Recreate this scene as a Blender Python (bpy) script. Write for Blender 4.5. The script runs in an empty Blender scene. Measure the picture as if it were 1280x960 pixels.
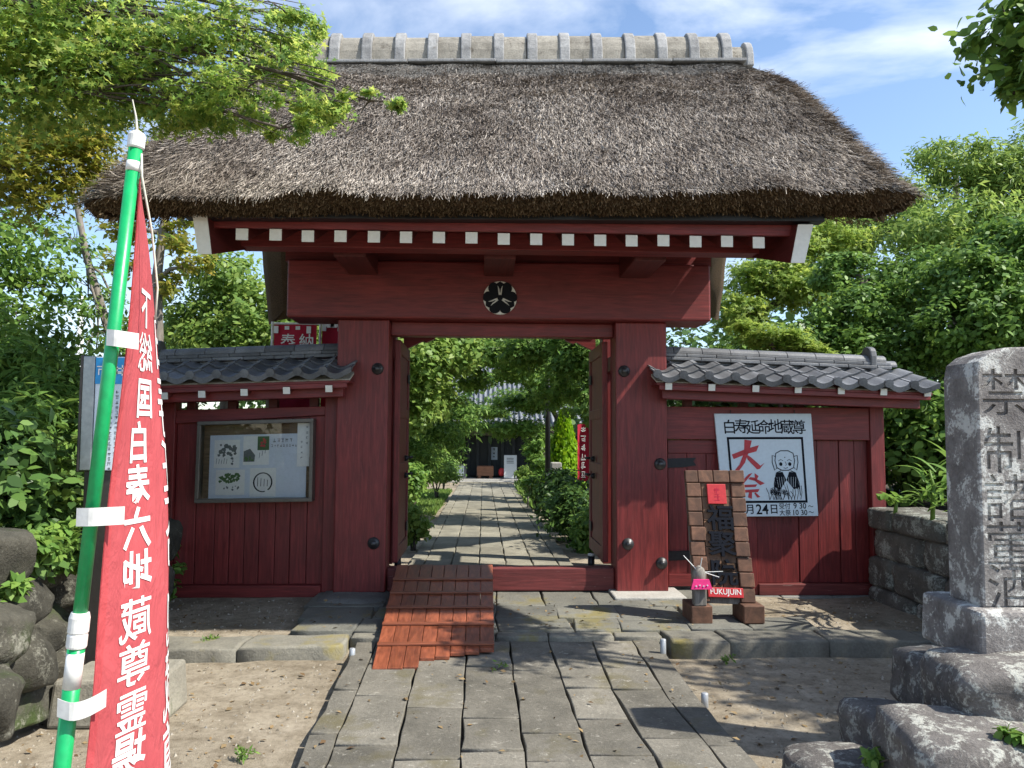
import bpy, bmesh, math, random
import numpy as np
from mathutils import Vector, Matrix, noise
R = math.radians
scene = bpy.context.scene
col = scene.collection
random.seed(7)
rng = np.random.default_rng(11)

# ------------------------------------------------------------------ camera
CAM_H, FPX = 1.6, 960.0
YAW, PITCH, ROLL = R(2.1), R(3.87), R(0.3)
FW = Vector((math.sin(YAW)*math.cos(PITCH), math.cos(YAW)*math.cos(PITCH), math.sin(PITCH)))
_r0 = Vector((math.cos(YAW), -math.sin(YAW), 0)); _u0 = _r0.cross(FW)
RT = _r0*math.cos(ROLL) + _u0*math.sin(ROLL)
UP = _u0*math.cos(ROLL) - _r0*math.sin(ROLL)
CAMP = Vector((0, 0, CAM_H))
cam_data = bpy.data.cameras.new('camera'); cam = bpy.data.objects.new('camera', cam_data); col.objects.link(cam)
cam_data.sensor_fit = 'HORIZONTAL'; cam_data.sensor_width = 36; cam_data.lens = 36*FPX/1280
cam_data.clip_start = 0.05; cam_data.clip_end = 2000
m = Matrix((RT, UP, -FW)).transposed().to_4x4(); m.translation = CAMP; cam.matrix_world = m
scene.camera = cam
def ray(x, y): return FW + RT*((x-640)/FPX) + UP*((480-y)/FPX)
def at(x, y, Y):
    d = ray(x, y); return CAMP + d*(Y/d.y)
def gr(x, y, z=0.0):
    d = ray(x, y); return CAMP + d*((z-CAM_H)/d.z)

# ------------------------------------------------------------------ sky, sun, exposure
SUN = Vector((0.82, -0.285, 1.0)).normalized()
elev = math.asin(SUN.z); azim = math.atan2(SUN.x, SUN.y)
world = bpy.data.worlds.new('World'); scene.world = world; world.use_nodes = True
wn, wl = world.node_tree.nodes, world.node_tree.links; wn.clear()
wout = wn.new('ShaderNodeOutputWorld'); bg = wn.new('ShaderNodeBackground'); bg.inputs[1].default_value = 0.135
sky = wn.new('ShaderNodeTexSky'); sky.sky_type = 'NISHITA'; sky.sun_disc = False
sky.sun_elevation = elev; sky.sun_rotation = azim; sky.air_density = 1.0; sky.dust_density = 0.6; sky.ozone_density = 2.0
tc = wn.new('ShaderNodeTexCoord'); mp = wn.new('ShaderNodeMapping'); mp.inputs['Scale'].default_value = (1.0, 1.0, 3.2); mp.inputs['Rotation'].default_value = (R(12), R(-22), 0); mp.inputs['Location'].default_value = (0.35, 0.2, 0.1)
nz = wn.new('ShaderNodeTexNoise'); nz.inputs['Scale'].default_value = 2.3; nz.inputs['Detail'].default_value = 7; nz.inputs['Roughness'].default_value = 0.55; nz.inputs['Distortion'].default_value = 0.5
rp = wn.new('ShaderNodeValToRGB'); rp.color_ramp.elements[0].position = 0.5; rp.color_ramp.elements[1].position = 0.72
rp.color_ramp.elements[0].color = (0, 0, 0, 1); rp.color_ramp.elements[1].color = (0.75, 0.75, 0.75, 1)
mx = wn.new('ShaderNodeMixRGB'); mx.inputs[2].default_value = (5.6, 5.9, 6.4, 1)
wl.new(tc.outputs['Generated'], mp.inputs[0]); wl.new(mp.outputs[0], nz.inputs['Vector']); wl.new(nz.outputs['Fac'], rp.inputs[0])
wl.new(rp.outputs[0], mx.inputs[0]); wl.new(sky.outputs[0], mx.inputs[1]); wl.new(mx.outputs[0], bg.inputs[0]); wl.new(bg.outputs[0], wout.inputs[0])
sl = bpy.data.lights.new('sun', 'SUN'); sl.energy = 4.4; sl.angle = R(0.55); sl.color = (1.0, 0.95, 0.86)
so = bpy.data.objects.new('sun', sl); col.objects.link(so); so.rotation_euler = SUN.to_track_quat('Z', 'Y').to_euler(); so.location = (8, -2, 12)
scene.view_settings.view_transform = 'Standard'; scene.view_settings.look = 'None'
scene.view_settings.exposure = 0.88; scene.view_settings.gamma = 1.0; scene.view_settings.use_curve_mapping = False
scene.cycles.max_bounces = 8; scene.cycles.transparent_max_bounces = 12

# ------------------------------------------------------------------ materials
MATS = {}
def _nt(name):
    mt = bpy.data.materials.new(name); mt.use_nodes = True; nt = mt.node_tree
    b = nt.nodes['Principled BSDF']; MATS[name] = mt
    return mt, nt, b
def _ramp(nt, cols, pos=None):
    r = nt.nodes.new('ShaderNodeValToRGB'); e = r.color_ramp.elements
    n = len(cols); pos = pos or [0.3 + 0.4*i/(n-1) for i in range(n)]
    while len(e) < n: e.new(0.5)
    for i in range(n): e[i].position = pos[i]; e[i].color = (*cols[i], 1)
    return r
def _coords(nt, scale, rot=(0, 0, 0)):
    t = nt.nodes.new('ShaderNodeTexCoord'); mpn = nt.nodes.new('ShaderNodeMapping')
    mpn.inputs['Scale'].default_value = scale; mpn.inputs['Rotation'].default_value = rot
    nt.links.new(t.outputs['Object'], mpn.inputs[0]); return mpn
def _noise(nt, co, scale, detail=5, rough=0.55, dist=0.0):
    n = nt.nodes.new('ShaderNodeTexNoise'); n.inputs['Scale'].default_value = scale; n.inputs['Detail'].default_value = detail
    n.inputs['Roughness'].default_value = rough; n.inputs['Distortion'].default_value = dist
    nt.links.new(co.outputs[0], n.inputs['Vector']); return n
def _mix(nt, fac, a, b, mode='MIX'):
    x = nt.nodes.new('ShaderNodeMixRGB'); x.blend_type = mode
    for i, v in ((0, fac), (1, a), (2, b)):
        if hasattr(v, 'links'): nt.links.new(v, x.inputs[i])
        elif isinstance(v, (int, float)): x.inputs[i].default_value = v if i == 0 else (v, v, v, 1)
        else: x.inputs[i].default_value = (*v, 1)
    return x.outputs[0]
def _vary(nt, colour, amount):
    """each object of the material a little lighter or darker"""
    oi = nt.nodes.new('ShaderNodeObjectInfo'); mr = nt.nodes.new('ShaderNodeMapRange')
    mr.inputs['To Min'].default_value = 1-amount; mr.inputs['To Max'].default_value = 1+amount
    nt.links.new(oi.outputs['Random'], mr.inputs['Value'])
    vm = nt.nodes.new('ShaderNodeVectorMath'); vm.operation = 'SCALE'
    nt.links.new(colour, vm.inputs[0]); nt.links.new(mr.outputs[0], vm.inputs['Scale']); return vm.outputs[0]
def _bump(nt, b, h, strength, dist=0.01):
    bp = nt.nodes.new('ShaderNodeBump'); bp.inputs['Strength'].default_value = strength; bp.inputs['Distance'].default_value = dist
    nt.links.new(h, bp.inputs['Height']); nt.links.new(bp.outputs[0], b.inputs['Normal'])
def simple(name, c, rough=0.6, metal=0.0, vary=0.0, spec=0.5, bump=0.12, spread=0.14):
    mt, nt, b = _nt(name); co = _coords(nt, (1, 1, 1)); n = _noise(nt, co, 35, 4)
    r = _ramp(nt, [tuple(x*(1-spread) for x in c), tuple(min(1, x*(1+spread*.7)) for x in c)])
    nt.links.new(n.outputs['Fac'], r.inputs[0]); o = r.outputs[0]
    if vary: o = _vary(nt, o, vary)
    nt.links.new(o, b.inputs['Base Color']); b.inputs['Roughness'].default_value = rough; b.inputs['Metallic'].default_value = metal
    b.inputs['Specular IOR Level'].default_value = spec
    _bump(nt, b, n.outputs['Fac'], bump, 0.004); return mt
def wood(name, cols, stretch, rough=0.55, bump=0.35, vary=0.1, wear=None):
    """grain runs along the axis whose stretch is small"""
    mt, nt, b = _nt(name); co = _coords(nt, stretch); n = _noise(nt, co, 4.0, 8, 0.62, 1.2)
    co2 = _coords(nt, (1, 1, 1)); n2 = _noise(nt, co2, 2.2, 4)
    r = _ramp(nt, cols); nt.links.new(n.outputs['Fac'], r.inputs[0])
    o = _mix(nt, 0.35, r.outputs[0], n2.outputs['Fac'], 'OVERLAY')
    nb = _noise(nt, co, 1.7, 6, 0.55, 2.5); rb = _ramp(nt, [(0.72, 0.72, 0.72), (1.12, 1.1, 1.1)], [0.4, 0.62]); nt.links.new(nb.outputs['Fac'], rb.inputs[0]); o = _mix(nt, 0.8, o, rb.outputs[0], 'MULTIPLY')
    if wear:
        n3 = _noise(nt, co, 9, 6, 0.7); r3 = _ramp(nt, [(0, 0, 0), (1, 1, 1)], [0.64, 0.72]); nt.links.new(n3.outputs['Fac'], r3.inputs[0])
        o = _mix(nt, r3.outputs[0], o, wear)
    if vary: o = _vary(nt, o, vary)
    nt.links.new(o, b.inputs['Base Color']); b.inputs['Roughness'].default_value = rough
    _bump(nt, b, n.outputs['Fac'], bump, 0.006); return mt
def stone(name, cols, scale=6, lichen=None, lich_lo=0.58, lich_hi=0.64, moss=None, rough=0.9, vary=0.14, bump=0.6, lscale=5.0):
    mt, nt, b = _nt(name); co = _coords(nt, (1, 1, 1)); n = _noise(nt, co, scale, 8, 0.65); nf = _noise(nt, co, 60, 6, 0.7)
    r = _ramp(nt, cols); nt.links.new(n.outputs['Fac'], r.inputs[0])
    o = _mix(nt, 0.5, r.outputs[0], nf.outputs['Fac'], 'OVERLAY')
    if moss:
        nm = _noise(nt, co, 2.3, 5, 0.6); rm = _ramp(nt, [(0, 0, 0), (1, 1, 1)], [0.56, 0.68]); nt.links.new(nm.outputs['Fac'], rm.inputs[0]); o = _mix(nt, rm.outputs[0], o, moss)
    if lichen:
        nl = _noise(nt, co, lscale, 9, 0.72, 0.4); rl = _ramp(nt, [(0, 0, 0), (1, 1, 1)], [lich_lo, lich_hi])
        ma = nt.nodes.new('ShaderNodeMath'); ma.operation = 'MULTIPLY_ADD'; ma.inputs[1].default_value = 0.4; nt.links.new(nf.outputs['Fac'], ma.inputs[0])
        mc = nt.nodes.new('ShaderNodeMath'); mc.operation = 'SUBTRACT'; mc.inputs[1].default_value = 0.2; nt.links.new(nl.outputs['Fac'], mc.inputs[0]); nt.links.new(mc.outputs[0], ma.inputs[2]); nt.links.new(ma.outputs[0], rl.inputs[0]); o = _mix(nt, rl.outputs[0], o, lichen)
    o = _vary(nt, o, vary)
    nt.links.new(o, b.inputs['Base Color']); b.inputs['Roughness'].default_value = rough; b.inputs['Specular IOR Level'].default_value = 0.25
    ad = nt.nodes.new('ShaderNodeMath'); ad.operation = 'ADD'; nt.links.new(n.outputs['Fac'], ad.inputs[0]); nt.links.new(nf.outputs['Fac'], ad.inputs[1])
    _bump(nt, b, ad.outputs[0], bump, 0.012); return mt
def leaf(name, cols, trans=0.35, rough=0.45, tcol=None):
    mt, nt, b = _nt(name); g = nt.nodes.new('ShaderNodeNewGeometry')
    n = len(cols); r = _ramp(nt, cols, [i/(n-1) for i in range(n)]); nt.links.new(g.outputs['Random Per Island'], r.inputs[0])
    nt.links.new(r.outputs[0], b.inputs['Base Color']); b.inputs['Roughness'].default_value = rough; b.inputs['Specular IOR Level'].default_value = 0.22
    tr = nt.nodes.new('ShaderNodeBsdfTranslucent'); hs = nt.nodes.new('ShaderNodeHueSaturation'); hs.inputs['Value'].default_value = 1.6; hs.inputs['Saturation'].default_value = 1.0; hs.inputs['Hue'].default_value = 0.485
    nt.links.new(r.outputs[0], hs.inputs['Color']); nt.links.new(hs.outputs[0], tr.inputs[0])
    ms = nt.nodes.new('ShaderNodeMixShader'); ms.inputs[0].default_value = trans
    out = nt.nodes['Material Output']; nt.links.new(b.outputs[0], ms.inputs[1]); nt.links.new(tr.outputs[0], ms.inputs[2]); nt.links.new(ms.outputs[0], out.inputs[0]); return mt
def island(name, cols, rough=0.9, pos=None):
    mt, nt, b = _nt(name); g = nt.nodes.new('ShaderNodeNewGeometry'); n = len(cols)
    r = _ramp(nt, cols, pos or [i/(n-1) for i in range(n)]); nt.links.new(g.outputs['Random Per Island'], r.inputs[0])
    nt.links.new(r.outputs[0], b.inputs['Base Color']); b.inputs['Roughness'].default_value = rough; b.inputs['Specular IOR Level'].default_value = 0.2; return mt

RED1, RED2 = (0.125, 0.0125, 0.013), (0.225, 0.03, 0.0275)
wood('red_wood_upright', [RED1, RED2], (9, 9, 0.7), 0.5, 0.45, 0.08, wear=(0.23, 0.055, 0.048))
wood('red_wood_beam', [RED1, RED2], (0.7, 9, 9), 0.5, 0.3, 0.06)
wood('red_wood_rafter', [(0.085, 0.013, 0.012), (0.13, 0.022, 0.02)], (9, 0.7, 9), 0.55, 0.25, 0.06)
wood('red_wood_worn', [(0.11, 0.018, 0.017), (0.18, 0.035, 0.031)], (0.6, 9, 9), 0.6, 0.4, 0.05, wear=(0.42, 0.3, 0.26))
wood('ramp_wood', [(0.165, 0.045, 0.022), (0.3, 0.09, 0.042)], (8, 0.9, 8), 0.45, 0.3, 0.16)
wood('ramp_batten_wood', [(0.16, 0.048, 0.024), (0.27, 0.085, 0.042)], (0.9, 8, 8), 0.45, 0.3, 0.1)
wood('sign_block_wood', [(0.085, 0.04, 0.024), (0.18, 0.087, 0.05)], (3, 3, 3), 0.75, 0.4, 0.28)
wood('sign_plank_wood', [(0.12, 0.062, 0.034), (0.2, 0.11, 0.06)], (8, 8, 1), 0.75, 0.4, 0.15)
wood('weathered_wood', [(0.13, 0.115, 0.1), (0.27, 0.25, 0.22)], (8, 8, 1), 0.85, 0.5, 0.12)
wood('backing_wood', [(0.11, 0.07, 0.035), (0.22, 0.15, 0.08)], (1, 8, 8), 0.8, 0.2, 0.05)
wood('dark_hall_wood', [(0.016, 0.02, 0.022), (0.05, 0.055, 0.055)], (6, 6, 1), 0.6, 0.2, 0.15)
wood('box_wood', [(0.2, 0.08, 0.04), (0.32, 0.15, 0.08)], (1, 6, 6), 0.6, 0.2, 0.1)
simple('white_paint', (0.76, 0.75, 0.69), 0.55, bump=0.02, spread=0.06)
simple('white_board', (0.62, 0.70, 0.76), 0.45, vary=0.03, bump=0.02, spread=0.05)
simple('paper_white', (0.6, 0.66, 0.72), 0.7, bump=0.02, spread=0.05)
simple('paper_cream', (0.76, 0.77, 0.73), 0.7, vary=0.05, bump=0.02, spread=0.05)
simple('ink_black', (0.012, 0.014, 0.02), 0.9, spec=0.1)
simple('ink_grey', (0.12, 0.13, 0.13), 0.6)
simple('ink_green', (0.06, 0.13, 0.04), 0.6)
simple('ink_red', (0.5, 0.035, 0.045), 0.55)
simple('plaque_red', (0.5, 0.025, 0.03), 0.5)
simple('crimson_cloth', (0.42, 0.008, 0.035), 0.8)
simple('pink_cloth', (0.75, 0.03, 0.2), 0.75)
simple('black_paint', (0.008, 0.009, 0.011), 0.45)
simple('crest_black', (0.006, 0.007, 0.011), 0.7, spec=0.2)
simple('iron', (0.03, 0.03, 0.033), 0.5, 0.6)
simple('stud_metal', (0.07, 0.07, 0.072), 0.45, 0.7, vary=0.2)
simple('pipe_metal', (0.38, 0.4, 0.42), 0.45, 0.35)
simple('case_metal', (0.15, 0.135, 0.115), 0.45, 0.5)
simple('sign_metal', (0.06, 0.052, 0.046), 0.45, 0.4)
simple('sign_edge_metal', (0.3, 0.32, 0.33), 0.35, 0.7)
simple('blue_print', (0.012, 0.25, 0.55), 0.4)
simple('pole_green', (0.005, 0.33, 0.1), 0.35)
simple('plastic_white', (0.74, 0.73, 0.69), 0.45)
simple('letter_white', (0.76, 0.74, 0.72), 0.7)
simple('cord_white', (0.6, 0.57, 0.48), 0.8)
simple('plaster_white', (0.7, 0.72, 0.72), 0.8)
# banner cloth lets light through
mt, nt, b = _nt('banner_cloth'); co = _coords(nt, (1, 1, 1)); n = _noise(nt, co, 6, 4); r = _ramp(nt, [(0.56, 0.085, 0.095), (0.66, 0.115, 0.125)]); nt.links.new(n.outputs['Fac'], r.inputs[0])
nt.links.new(r.outputs[0], b.inputs['Base Color']); b.inputs['Roughness'].default_value = 0.85
tr = nt.nodes.new('ShaderNodeBsdfTranslucent'); tr.inputs[0].default_value = (0.72, 0.14, 0.15, 1); ms = nt.nodes.new('ShaderNodeMixShader'); ms.inputs[0].default_value = 0.4
nt.links.new(b.outputs[0], ms.inputs[1]); nt.links.new(tr.outputs[0], ms.inputs[2]); nt.links.new(ms.outputs[0], nt.nodes['Material Output'].inputs[0])
nw = _noise(nt, _coords(nt, (6, 6, 2.0), (0, R(25), 0)), 3.2, 5, 0.6, 0.6); _bump(nt, b, nw.outputs['Fac'], 0.7, 0.03)
# glass of the notice case
mt, nt, b = _nt('case_glass'); gl = nt.nodes.new('ShaderNodeBsdfGlossy'); gl.inputs['Roughness'].default_value = 0.02; tp = nt.nodes.new('ShaderNodeBsdfTransparent'); fr = nt.nodes.new('ShaderNodeFresnel'); fr.inputs[0].default_value = 1.5
ms = nt.nodes.new('ShaderNodeMixShader'); nt.links.new(fr.outputs[0], ms.inputs[0]); nt.links.new(tp.outputs[0], ms.inputs[1]); nt.links.new(gl.outputs[0], ms.inputs[2]); nt.links.new(ms.outputs[0], nt.nodes['Material Output'].inputs[0])
# roof tiles
stone('roof_tile', [(0.1, 0.105, 0.115), (0.2, 0.207, 0.22)], 5, vary=0.3, rough=0.5, bump=0.15, lichen=(0.26, 0.26, 0.24), lich_lo=0.62, lich_hi=0.75)
stone('hall_tile', [(0.14, 0.15, 0.165), (0.23, 0.245, 0.265)], 3, vary=0.1, rough=0.4, bump=0.1)
stone('ridge_stone', [(0.2, 0.185, 0.155), (0.36, 0.335, 0.285)], 7, vary=0.16, lichen=(0.12, 0.105, 0.085), lich_lo=0.56, lich_hi=0.68)
stone('ridge_collar_stone', [(0.2, 0.2, 0.2), (0.36, 0.36, 0.355)], 8, vary=0.12, lichen=(0.16, 0.15, 0.13), lich_lo=0.58, lich_hi=0.7)
stone('mortar', [(0.45, 0.43, 0.36), (0.6, 0.57, 0.48)], 8, vary=0.05)
stone('path_stone', [(0.1, 0.093, 0.076), (0.215, 0.198, 0.162)], 3.2, vary=0.24, lichen=(0.34, 0.32, 0.27), lich_lo=0.6, lich_hi=0.7, lscale=14, bump=0.6, moss=(0.13, 0.115, 0.07))
stone('garden_path_stone', [(0.15, 0.14, 0.11), (0.28, 0.26, 0.2)], 3.2, vary=0.14, bump=0.5)
stone('terrace_stone', [(0.105, 0.105, 0.092), (0.2, 0.195, 0.165)], 2.6, vary=0.14, moss=(0.19, 0.165, 0.075), bump=0.6)
stone('kerb_stone', [(0.13, 0.125, 0.105), (0.25, 0.235, 0.19)], 3.5, vary=0.12, moss=(0.22, 0.185, 0.07), bump=0.55)
stone('footing_stone', [(0.12, 0.118, 0.11), (0.22, 0.215, 0.2)], 4, vary=0.15)
stone('plinth_stone', [(0.3, 0.29, 0.265), (0.42, 0.41, 0.38)], 5, vary=0.06)
stone('wall_boulder', [(0.035, 0.033, 0.026), (0.1, 0.094, 0.074)], 4, vary=0.25, lichen=(0.24, 0.235, 0.19), lich_lo=0.56, lich_hi=0.68, bump=1.0, moss=(0.045, 0.065, 0.02))
stone('mossy_wall_stone', [(0.085, 0.08, 0.07), (0.19, 0.18, 0.155)], 4, vary=0.15, lichen=(0.4, 0.42, 0.37), lich_lo=0.52, lich_hi=0.62, bump=1.0, lscale=5)
stone('monument_stone', [(0.13, 0.117, 0.112), (0.33, 0.31, 0.29)], 7, vary=0.03, lichen=(0.6, 0.6, 0.56), lich_lo=0.53, lich_hi=0.6, bump=0.9, lscale=7)
stone('monument_rock', [(0.085, 0.076, 0.07), (0.21, 0.195, 0.18)], 5, vary=0.1, lichen=(0.4, 0.4, 0.355), lich_lo=0.53, lich_hi=0.61, bump=1.0, lscale=11)
stone('block_stone', [(0.2, 0.185, 0.15), (0.32, 0.3, 0.24)], 5, vary=0.05, lichen=(0.13, 0.14, 0.09), lich_lo=0.6, lich_hi=0.72)
# ground
mt, nt, b = _nt('sand_ground'); co = _coords(nt, (1, 1, 1)); n1 = _noise(nt, co, 1.3, 6, 0.6); n2 = _noise(nt, co, 26, 8, 0.75); n3 = _noise(nt, co, 140, 4, 0.7); n4 = _noise(nt, co, 0.7, 3, 0.5); n5 = _noise(nt, co, 6, 6, 0.65)
r = _ramp(nt, [(0.24, 0.2, 0.145), (0.355, 0.305, 0.23), (0.415, 0.36, 0.28)], [0.3, 0.5, 0.7]); nt.links.new(n1.outputs['Fac'], r.inputs[0])
r2 = _ramp(nt, [(0.42, 0.4, 0.36), (1, 1, 1)], [0.3, 0.52]); nt.links.new(n2.outputs['Fac'], r2.inputs[0]); o = _mix(nt, 0.7, r.outputs[0], r2.outputs[0], 'MULTIPLY'); r5 = _ramp(nt, [(0.62, 0.6, 0.57), (1, 1, 1)], [0.38, 0.58]); nt.links.new(n5.outputs['Fac'], r5.inputs[0]); o = _mix(nt, 0.8, o, r5.outputs[0], 'MULTIPLY')
nt.links.new(o, b.inputs['Base Color']); b.inputs['Roughness'].default_value = 0.95; b.inputs['Specular IOR Level'].default_value = 0.15
ad = nt.nodes.new('ShaderNodeMath'); ad.operation = 'ADD'; nt.links.new(n2.outputs['Fac'], ad.inputs[0]); nt.links.new(n3.outputs['Fac'], ad.inputs[1]); _bump(nt, b, ad.outputs[0], 0.7, 0.015)
stone('dark_soil', [(0.045, 0.036, 0.026), (0.11, 0.09, 0.065)], 4, vary=0.02, bump=1.0)
# thatch
stone('thatch_body', [(0.07, 0.055, 0.045), (0.17, 0.14, 0.115)], 30, vary=0.0, bump=1.0)
mt, nt, b = _nt('thatch_cut'); co = _coords(nt, (1, 1, 1)); n1 = _noise(nt, co, 130, 3, 0.6); n2 = _noise(nt, co, 3, 5)
r = _ramp(nt, [(0.05, 0.03, 0.014), (0.17, 0.105, 0.055)], [0.36, 0.64]); nt.links.new(n1.outputs['Fac'], r.inputs[0]); o = _mix(nt, 0.5, r.outputs[0], n2.outputs['Fac'], 'OVERLAY')
nt.links.new(o, b.inputs['Base Color']); b.inputs['Roughness'].default_value = 0.95; _bump(nt, b, n1.outputs['Fac'], 1.0, 0.02)
mt = island('straw', [(0.07, 0.061, 0.054), (0.19, 0.165, 0.145), (0.32, 0.285, 0.255), (0.46, 0.42, 0.375), (0.64, 0.59, 0.53)]); nt = mt.node_tree; b = nt.nodes['Principled BSDF']; src = b.inputs['Base Color'].links[0].from_socket
co = _coords(nt, (1, 1, 1)); n1 = _noise(nt, co, 1.6, 5, 0.6); r1 = _ramp(nt, [(0.5, 0.46, 0.43), (1.05, 1.03, 1.0)], [0.36, 0.6]); nt.links.new(n1.outputs['Fac'], r1.inputs[0]); nt.links.new(_mix(nt, 1.0, src, r1.outputs[0], 'MULTIPLY'), b.inputs['Base Color'])
island('cut_straw', [(0.05, 0.033, 0.018), (0.11, 0.075, 0.042), (0.19, 0.135, 0.08), (0.27, 0.2, 0.125)])
island('pebble', [(0.14, 0.12, 0.09), (0.26, 0.23, 0.18), (0.38, 0.34, 0.27), (0.2, 0.19, 0.17)])
island('straw_band', [(0.11, 0.105, 0.095), (0.2, 0.19, 0.175), (0.27, 0.26, 0.24)])
# foliage
leaf('maple_leaf', [(0.086, 0.172, 0.043), (0.169, 0.284, 0.064), (0.269, 0.366, 0.077), (0.346, 0.390, 0.093)], 0.62)
leaf('maple_yellow', [(0.160, 0.210, 0.030), (0.250, 0.260, 0.040), (0.280, 0.250, 0.050), (0.110, 0.190, 0.030)], 0.6)
leaf('maple_lime', [(0.154, 0.255, 0.050), (0.235, 0.337, 0.066), (0.300, 0.378, 0.078)], 0.45)
leaf('glossy_leaf', [(0.064, 0.132, 0.031), (0.125, 0.235, 0.048), (0.193, 0.325, 0.061)], 0.3, 0.5)
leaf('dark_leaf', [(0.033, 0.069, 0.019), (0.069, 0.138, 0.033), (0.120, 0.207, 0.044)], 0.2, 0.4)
leaf('mid_leaf', [(0.074, 0.152, 0.032), (0.133, 0.248, 0.050), (0.214, 0.326, 0.067)], 0.35)
leaf('bright_leaf', [(0.118, 0.208, 0.049), (0.182, 0.288, 0.064), (0.262, 0.354, 0.083)], 0.4)
leaf('conifer_leaf', [(0.129, 0.274, 0.006), (0.195, 0.369, 0.012), (0.263, 0.437, 0.019)], 0.4)
leaf('grass_blade', [(0.094, 0.178, 0.039), (0.155, 0.253, 0.054), (0.214, 0.299, 0.075)], 0.35)
island('litter', [(0.1, 0.06, 0.03), (0.2, 0.13, 0.06), (0.28, 0.2, 0.1), (0.07, 0.05, 0.03)])
wood('bark', [(0.05, 0.04, 0.032), (0.13, 0.11, 0.09)], (5, 5, 1.2), 0.9, 0.8, 0.1)
wood('pale_bark', [(0.14, 0.12, 0.1), (0.26, 0.235, 0.2)], (5, 5, 1.2), 0.9, 0.6, 0.1)

# ------------------------------------------------------------------ builders
ORG = {}
def tag(o, label=None, cat=None, group=None, kind=None):
    if label: o['label'] = label
    if cat: o['category'] = cat
    if group: o['group'] = group
    if kind: o['kind'] = kind
    return o
def thing(name, label, cat, loc, group=None, kind=None):
    o = bpy.data.objects.new(name, None); col.objects.link(o); o.location = loc; o.empty_display_size = 0.1
    ORG[o] = Vector(loc); return tag(o, label, cat, group, kind)
def link(name, me, mat, parent=None, org=None, smooth=False, bevel=0.0):
    if mat and not me.materials: me.materials.append(MATS[mat])
    if smooth: me.polygons.foreach_set('use_smooth', [True]*len(me.polygons))
    o = bpy.data.objects.new(name, me); col.objects.link(o)
    if parent is not None: o.parent = parent; ORG[o] = ORG[parent]
    else: o.location = org or (0, 0, 0); ORG[o] = Vector(org or (0, 0, 0))
    if bevel:
        bm_ = o.modifiers.new('bevel', 'BEVEL'); bm_.width = bevel; bm_.segments = 2; bm_.limit_method = 'ANGLE'; bm_.angle_limit = R(40)
    return o
class MB:
    def __init__(s): s.v = []; s.f = []
    def add(s, vs, fs):
        k = len(s.v); s.v += [Vector(p) for p in vs]; s.f += [[i+k for i in f] for f in fs]; return s
    def hexa(s, p):   # 8 points: bottom 4 ccw, top 4
        return s.add(p, [(3, 2, 1, 0), (4, 5, 6, 7), (0, 1, 5, 4), (1, 2, 6, 5), (2, 3, 7, 6), (3, 0, 4, 7)])
    def box(s, x0, x1, y0, y1, z0, z1):
        return s.hexa([(x0, y0, z0), (x1, y0, z0), (x1, y1, z0), (x0, y1, z0), (x0, y0, z1), (x1, y0, z1), (x1, y1, z1), (x0, y1, z1)])
    def rbox(s, c, size, rot=None):
        c = Vector(c); h = Vector(size)/2; M = rot or Matrix.Identity(3)
        return s.hexa([c + M @ Vector((h.x*a, h.y*b_, h.z*d)) for d in (-1, 1) for a, b_ in ((-1, -1), (1, -1), (1, 1), (-1, 1))])
    def tube(s, pts, rad, n=8, caps=True):
        pts = [Vector(p) for p in pts]
        if not hasattr(rad, '__len__'): rad = [rad]*len(pts)
        k = len(s.v); prev = None
        for i, p in enumerate(pts):
            t = (pts[min(i+1, len(pts)-1)] - pts[max(i-1, 0)]).normalized()
            if prev is None: a = t.orthogonal().normalized()
            else: a = (prev - t*prev.dot(t)).normalized()
            prev = a; b_ = t.cross(a)
            for j in range(n):
                an = 2*math.pi*j/n; s.v.append(p + (a*math.cos(an) + b_*math.sin(an))*rad[i])
        for i in range(len(pts)-1):
            for j in range(n):
                j2 = (j+1) % n; s.f.append([k+i*n+j, k+i*n+j2, k+(i+1)*n+j2, k+(i+1)*n+j])
        if caps:
            s.f.append([k+j for j in range(n)][::-1]); s.f.append([k+(len(pts)-1)*n+j for j in range(n)])
        return s
    def prism(s, poly, fn, d0, d1):   # poly of (a,b); fn(a,b,d) -> point
        n = len(poly); s.add([fn(a, b_, d0) for a, b_ in poly] + [fn(a, b_, d1) for a, b_ in poly],
            [list(range(n))[::-1], list(range(n, 2*n))] + [(i, (i+1) % n, n+(i+1) % n, n+i) for i in range(n)]); return s
    def grid(s, fn, nu, nv):
        k = len(s.v)
        for j in range(nv+1):
            for i in range(nu+1): s.v.append(Vector(fn(i/nu, j/nv)))
        for j in range(nv):
            for i in range(nu):
                a = k + j*(nu+1) + i; s.f.append([a, a+1, a+nu+2, a+nu+1])
        return s
    def build(s, name, mat, parent=None, smooth=False, bevel=0.0, fix=True):
        if parent is not None: org = ORG[parent]
        else:
            xs = [p.x for p in s.v]; ys = [p.y for p in s.v]; org = Vector(((min(xs)+max(xs))/2, (min(ys)+max(ys))/2, min(p.z for p in s.v)))
        me = bpy.data.meshes.new(name); me.from_pydata([tuple(p-org) for p in s.v], [], s.f); me.update()
        if fix:
            bm_ = bmesh.new(); bm_.from_mesh(me); bmesh.ops.recalc_face_normals(bm_, faces=bm_.faces); bm_.to_mesh(me); bm_.free()
        return link(name, me, mat, parent, None if parent is not None else org, smooth, bevel)
def box(name, x0, x1, y0, y1, z0, z1, mat, parent=None, bevel=0.006): return MB().box(x0, x1, y0, y1, z0, z1).build(name, mat, parent, bevel=bevel)
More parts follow.
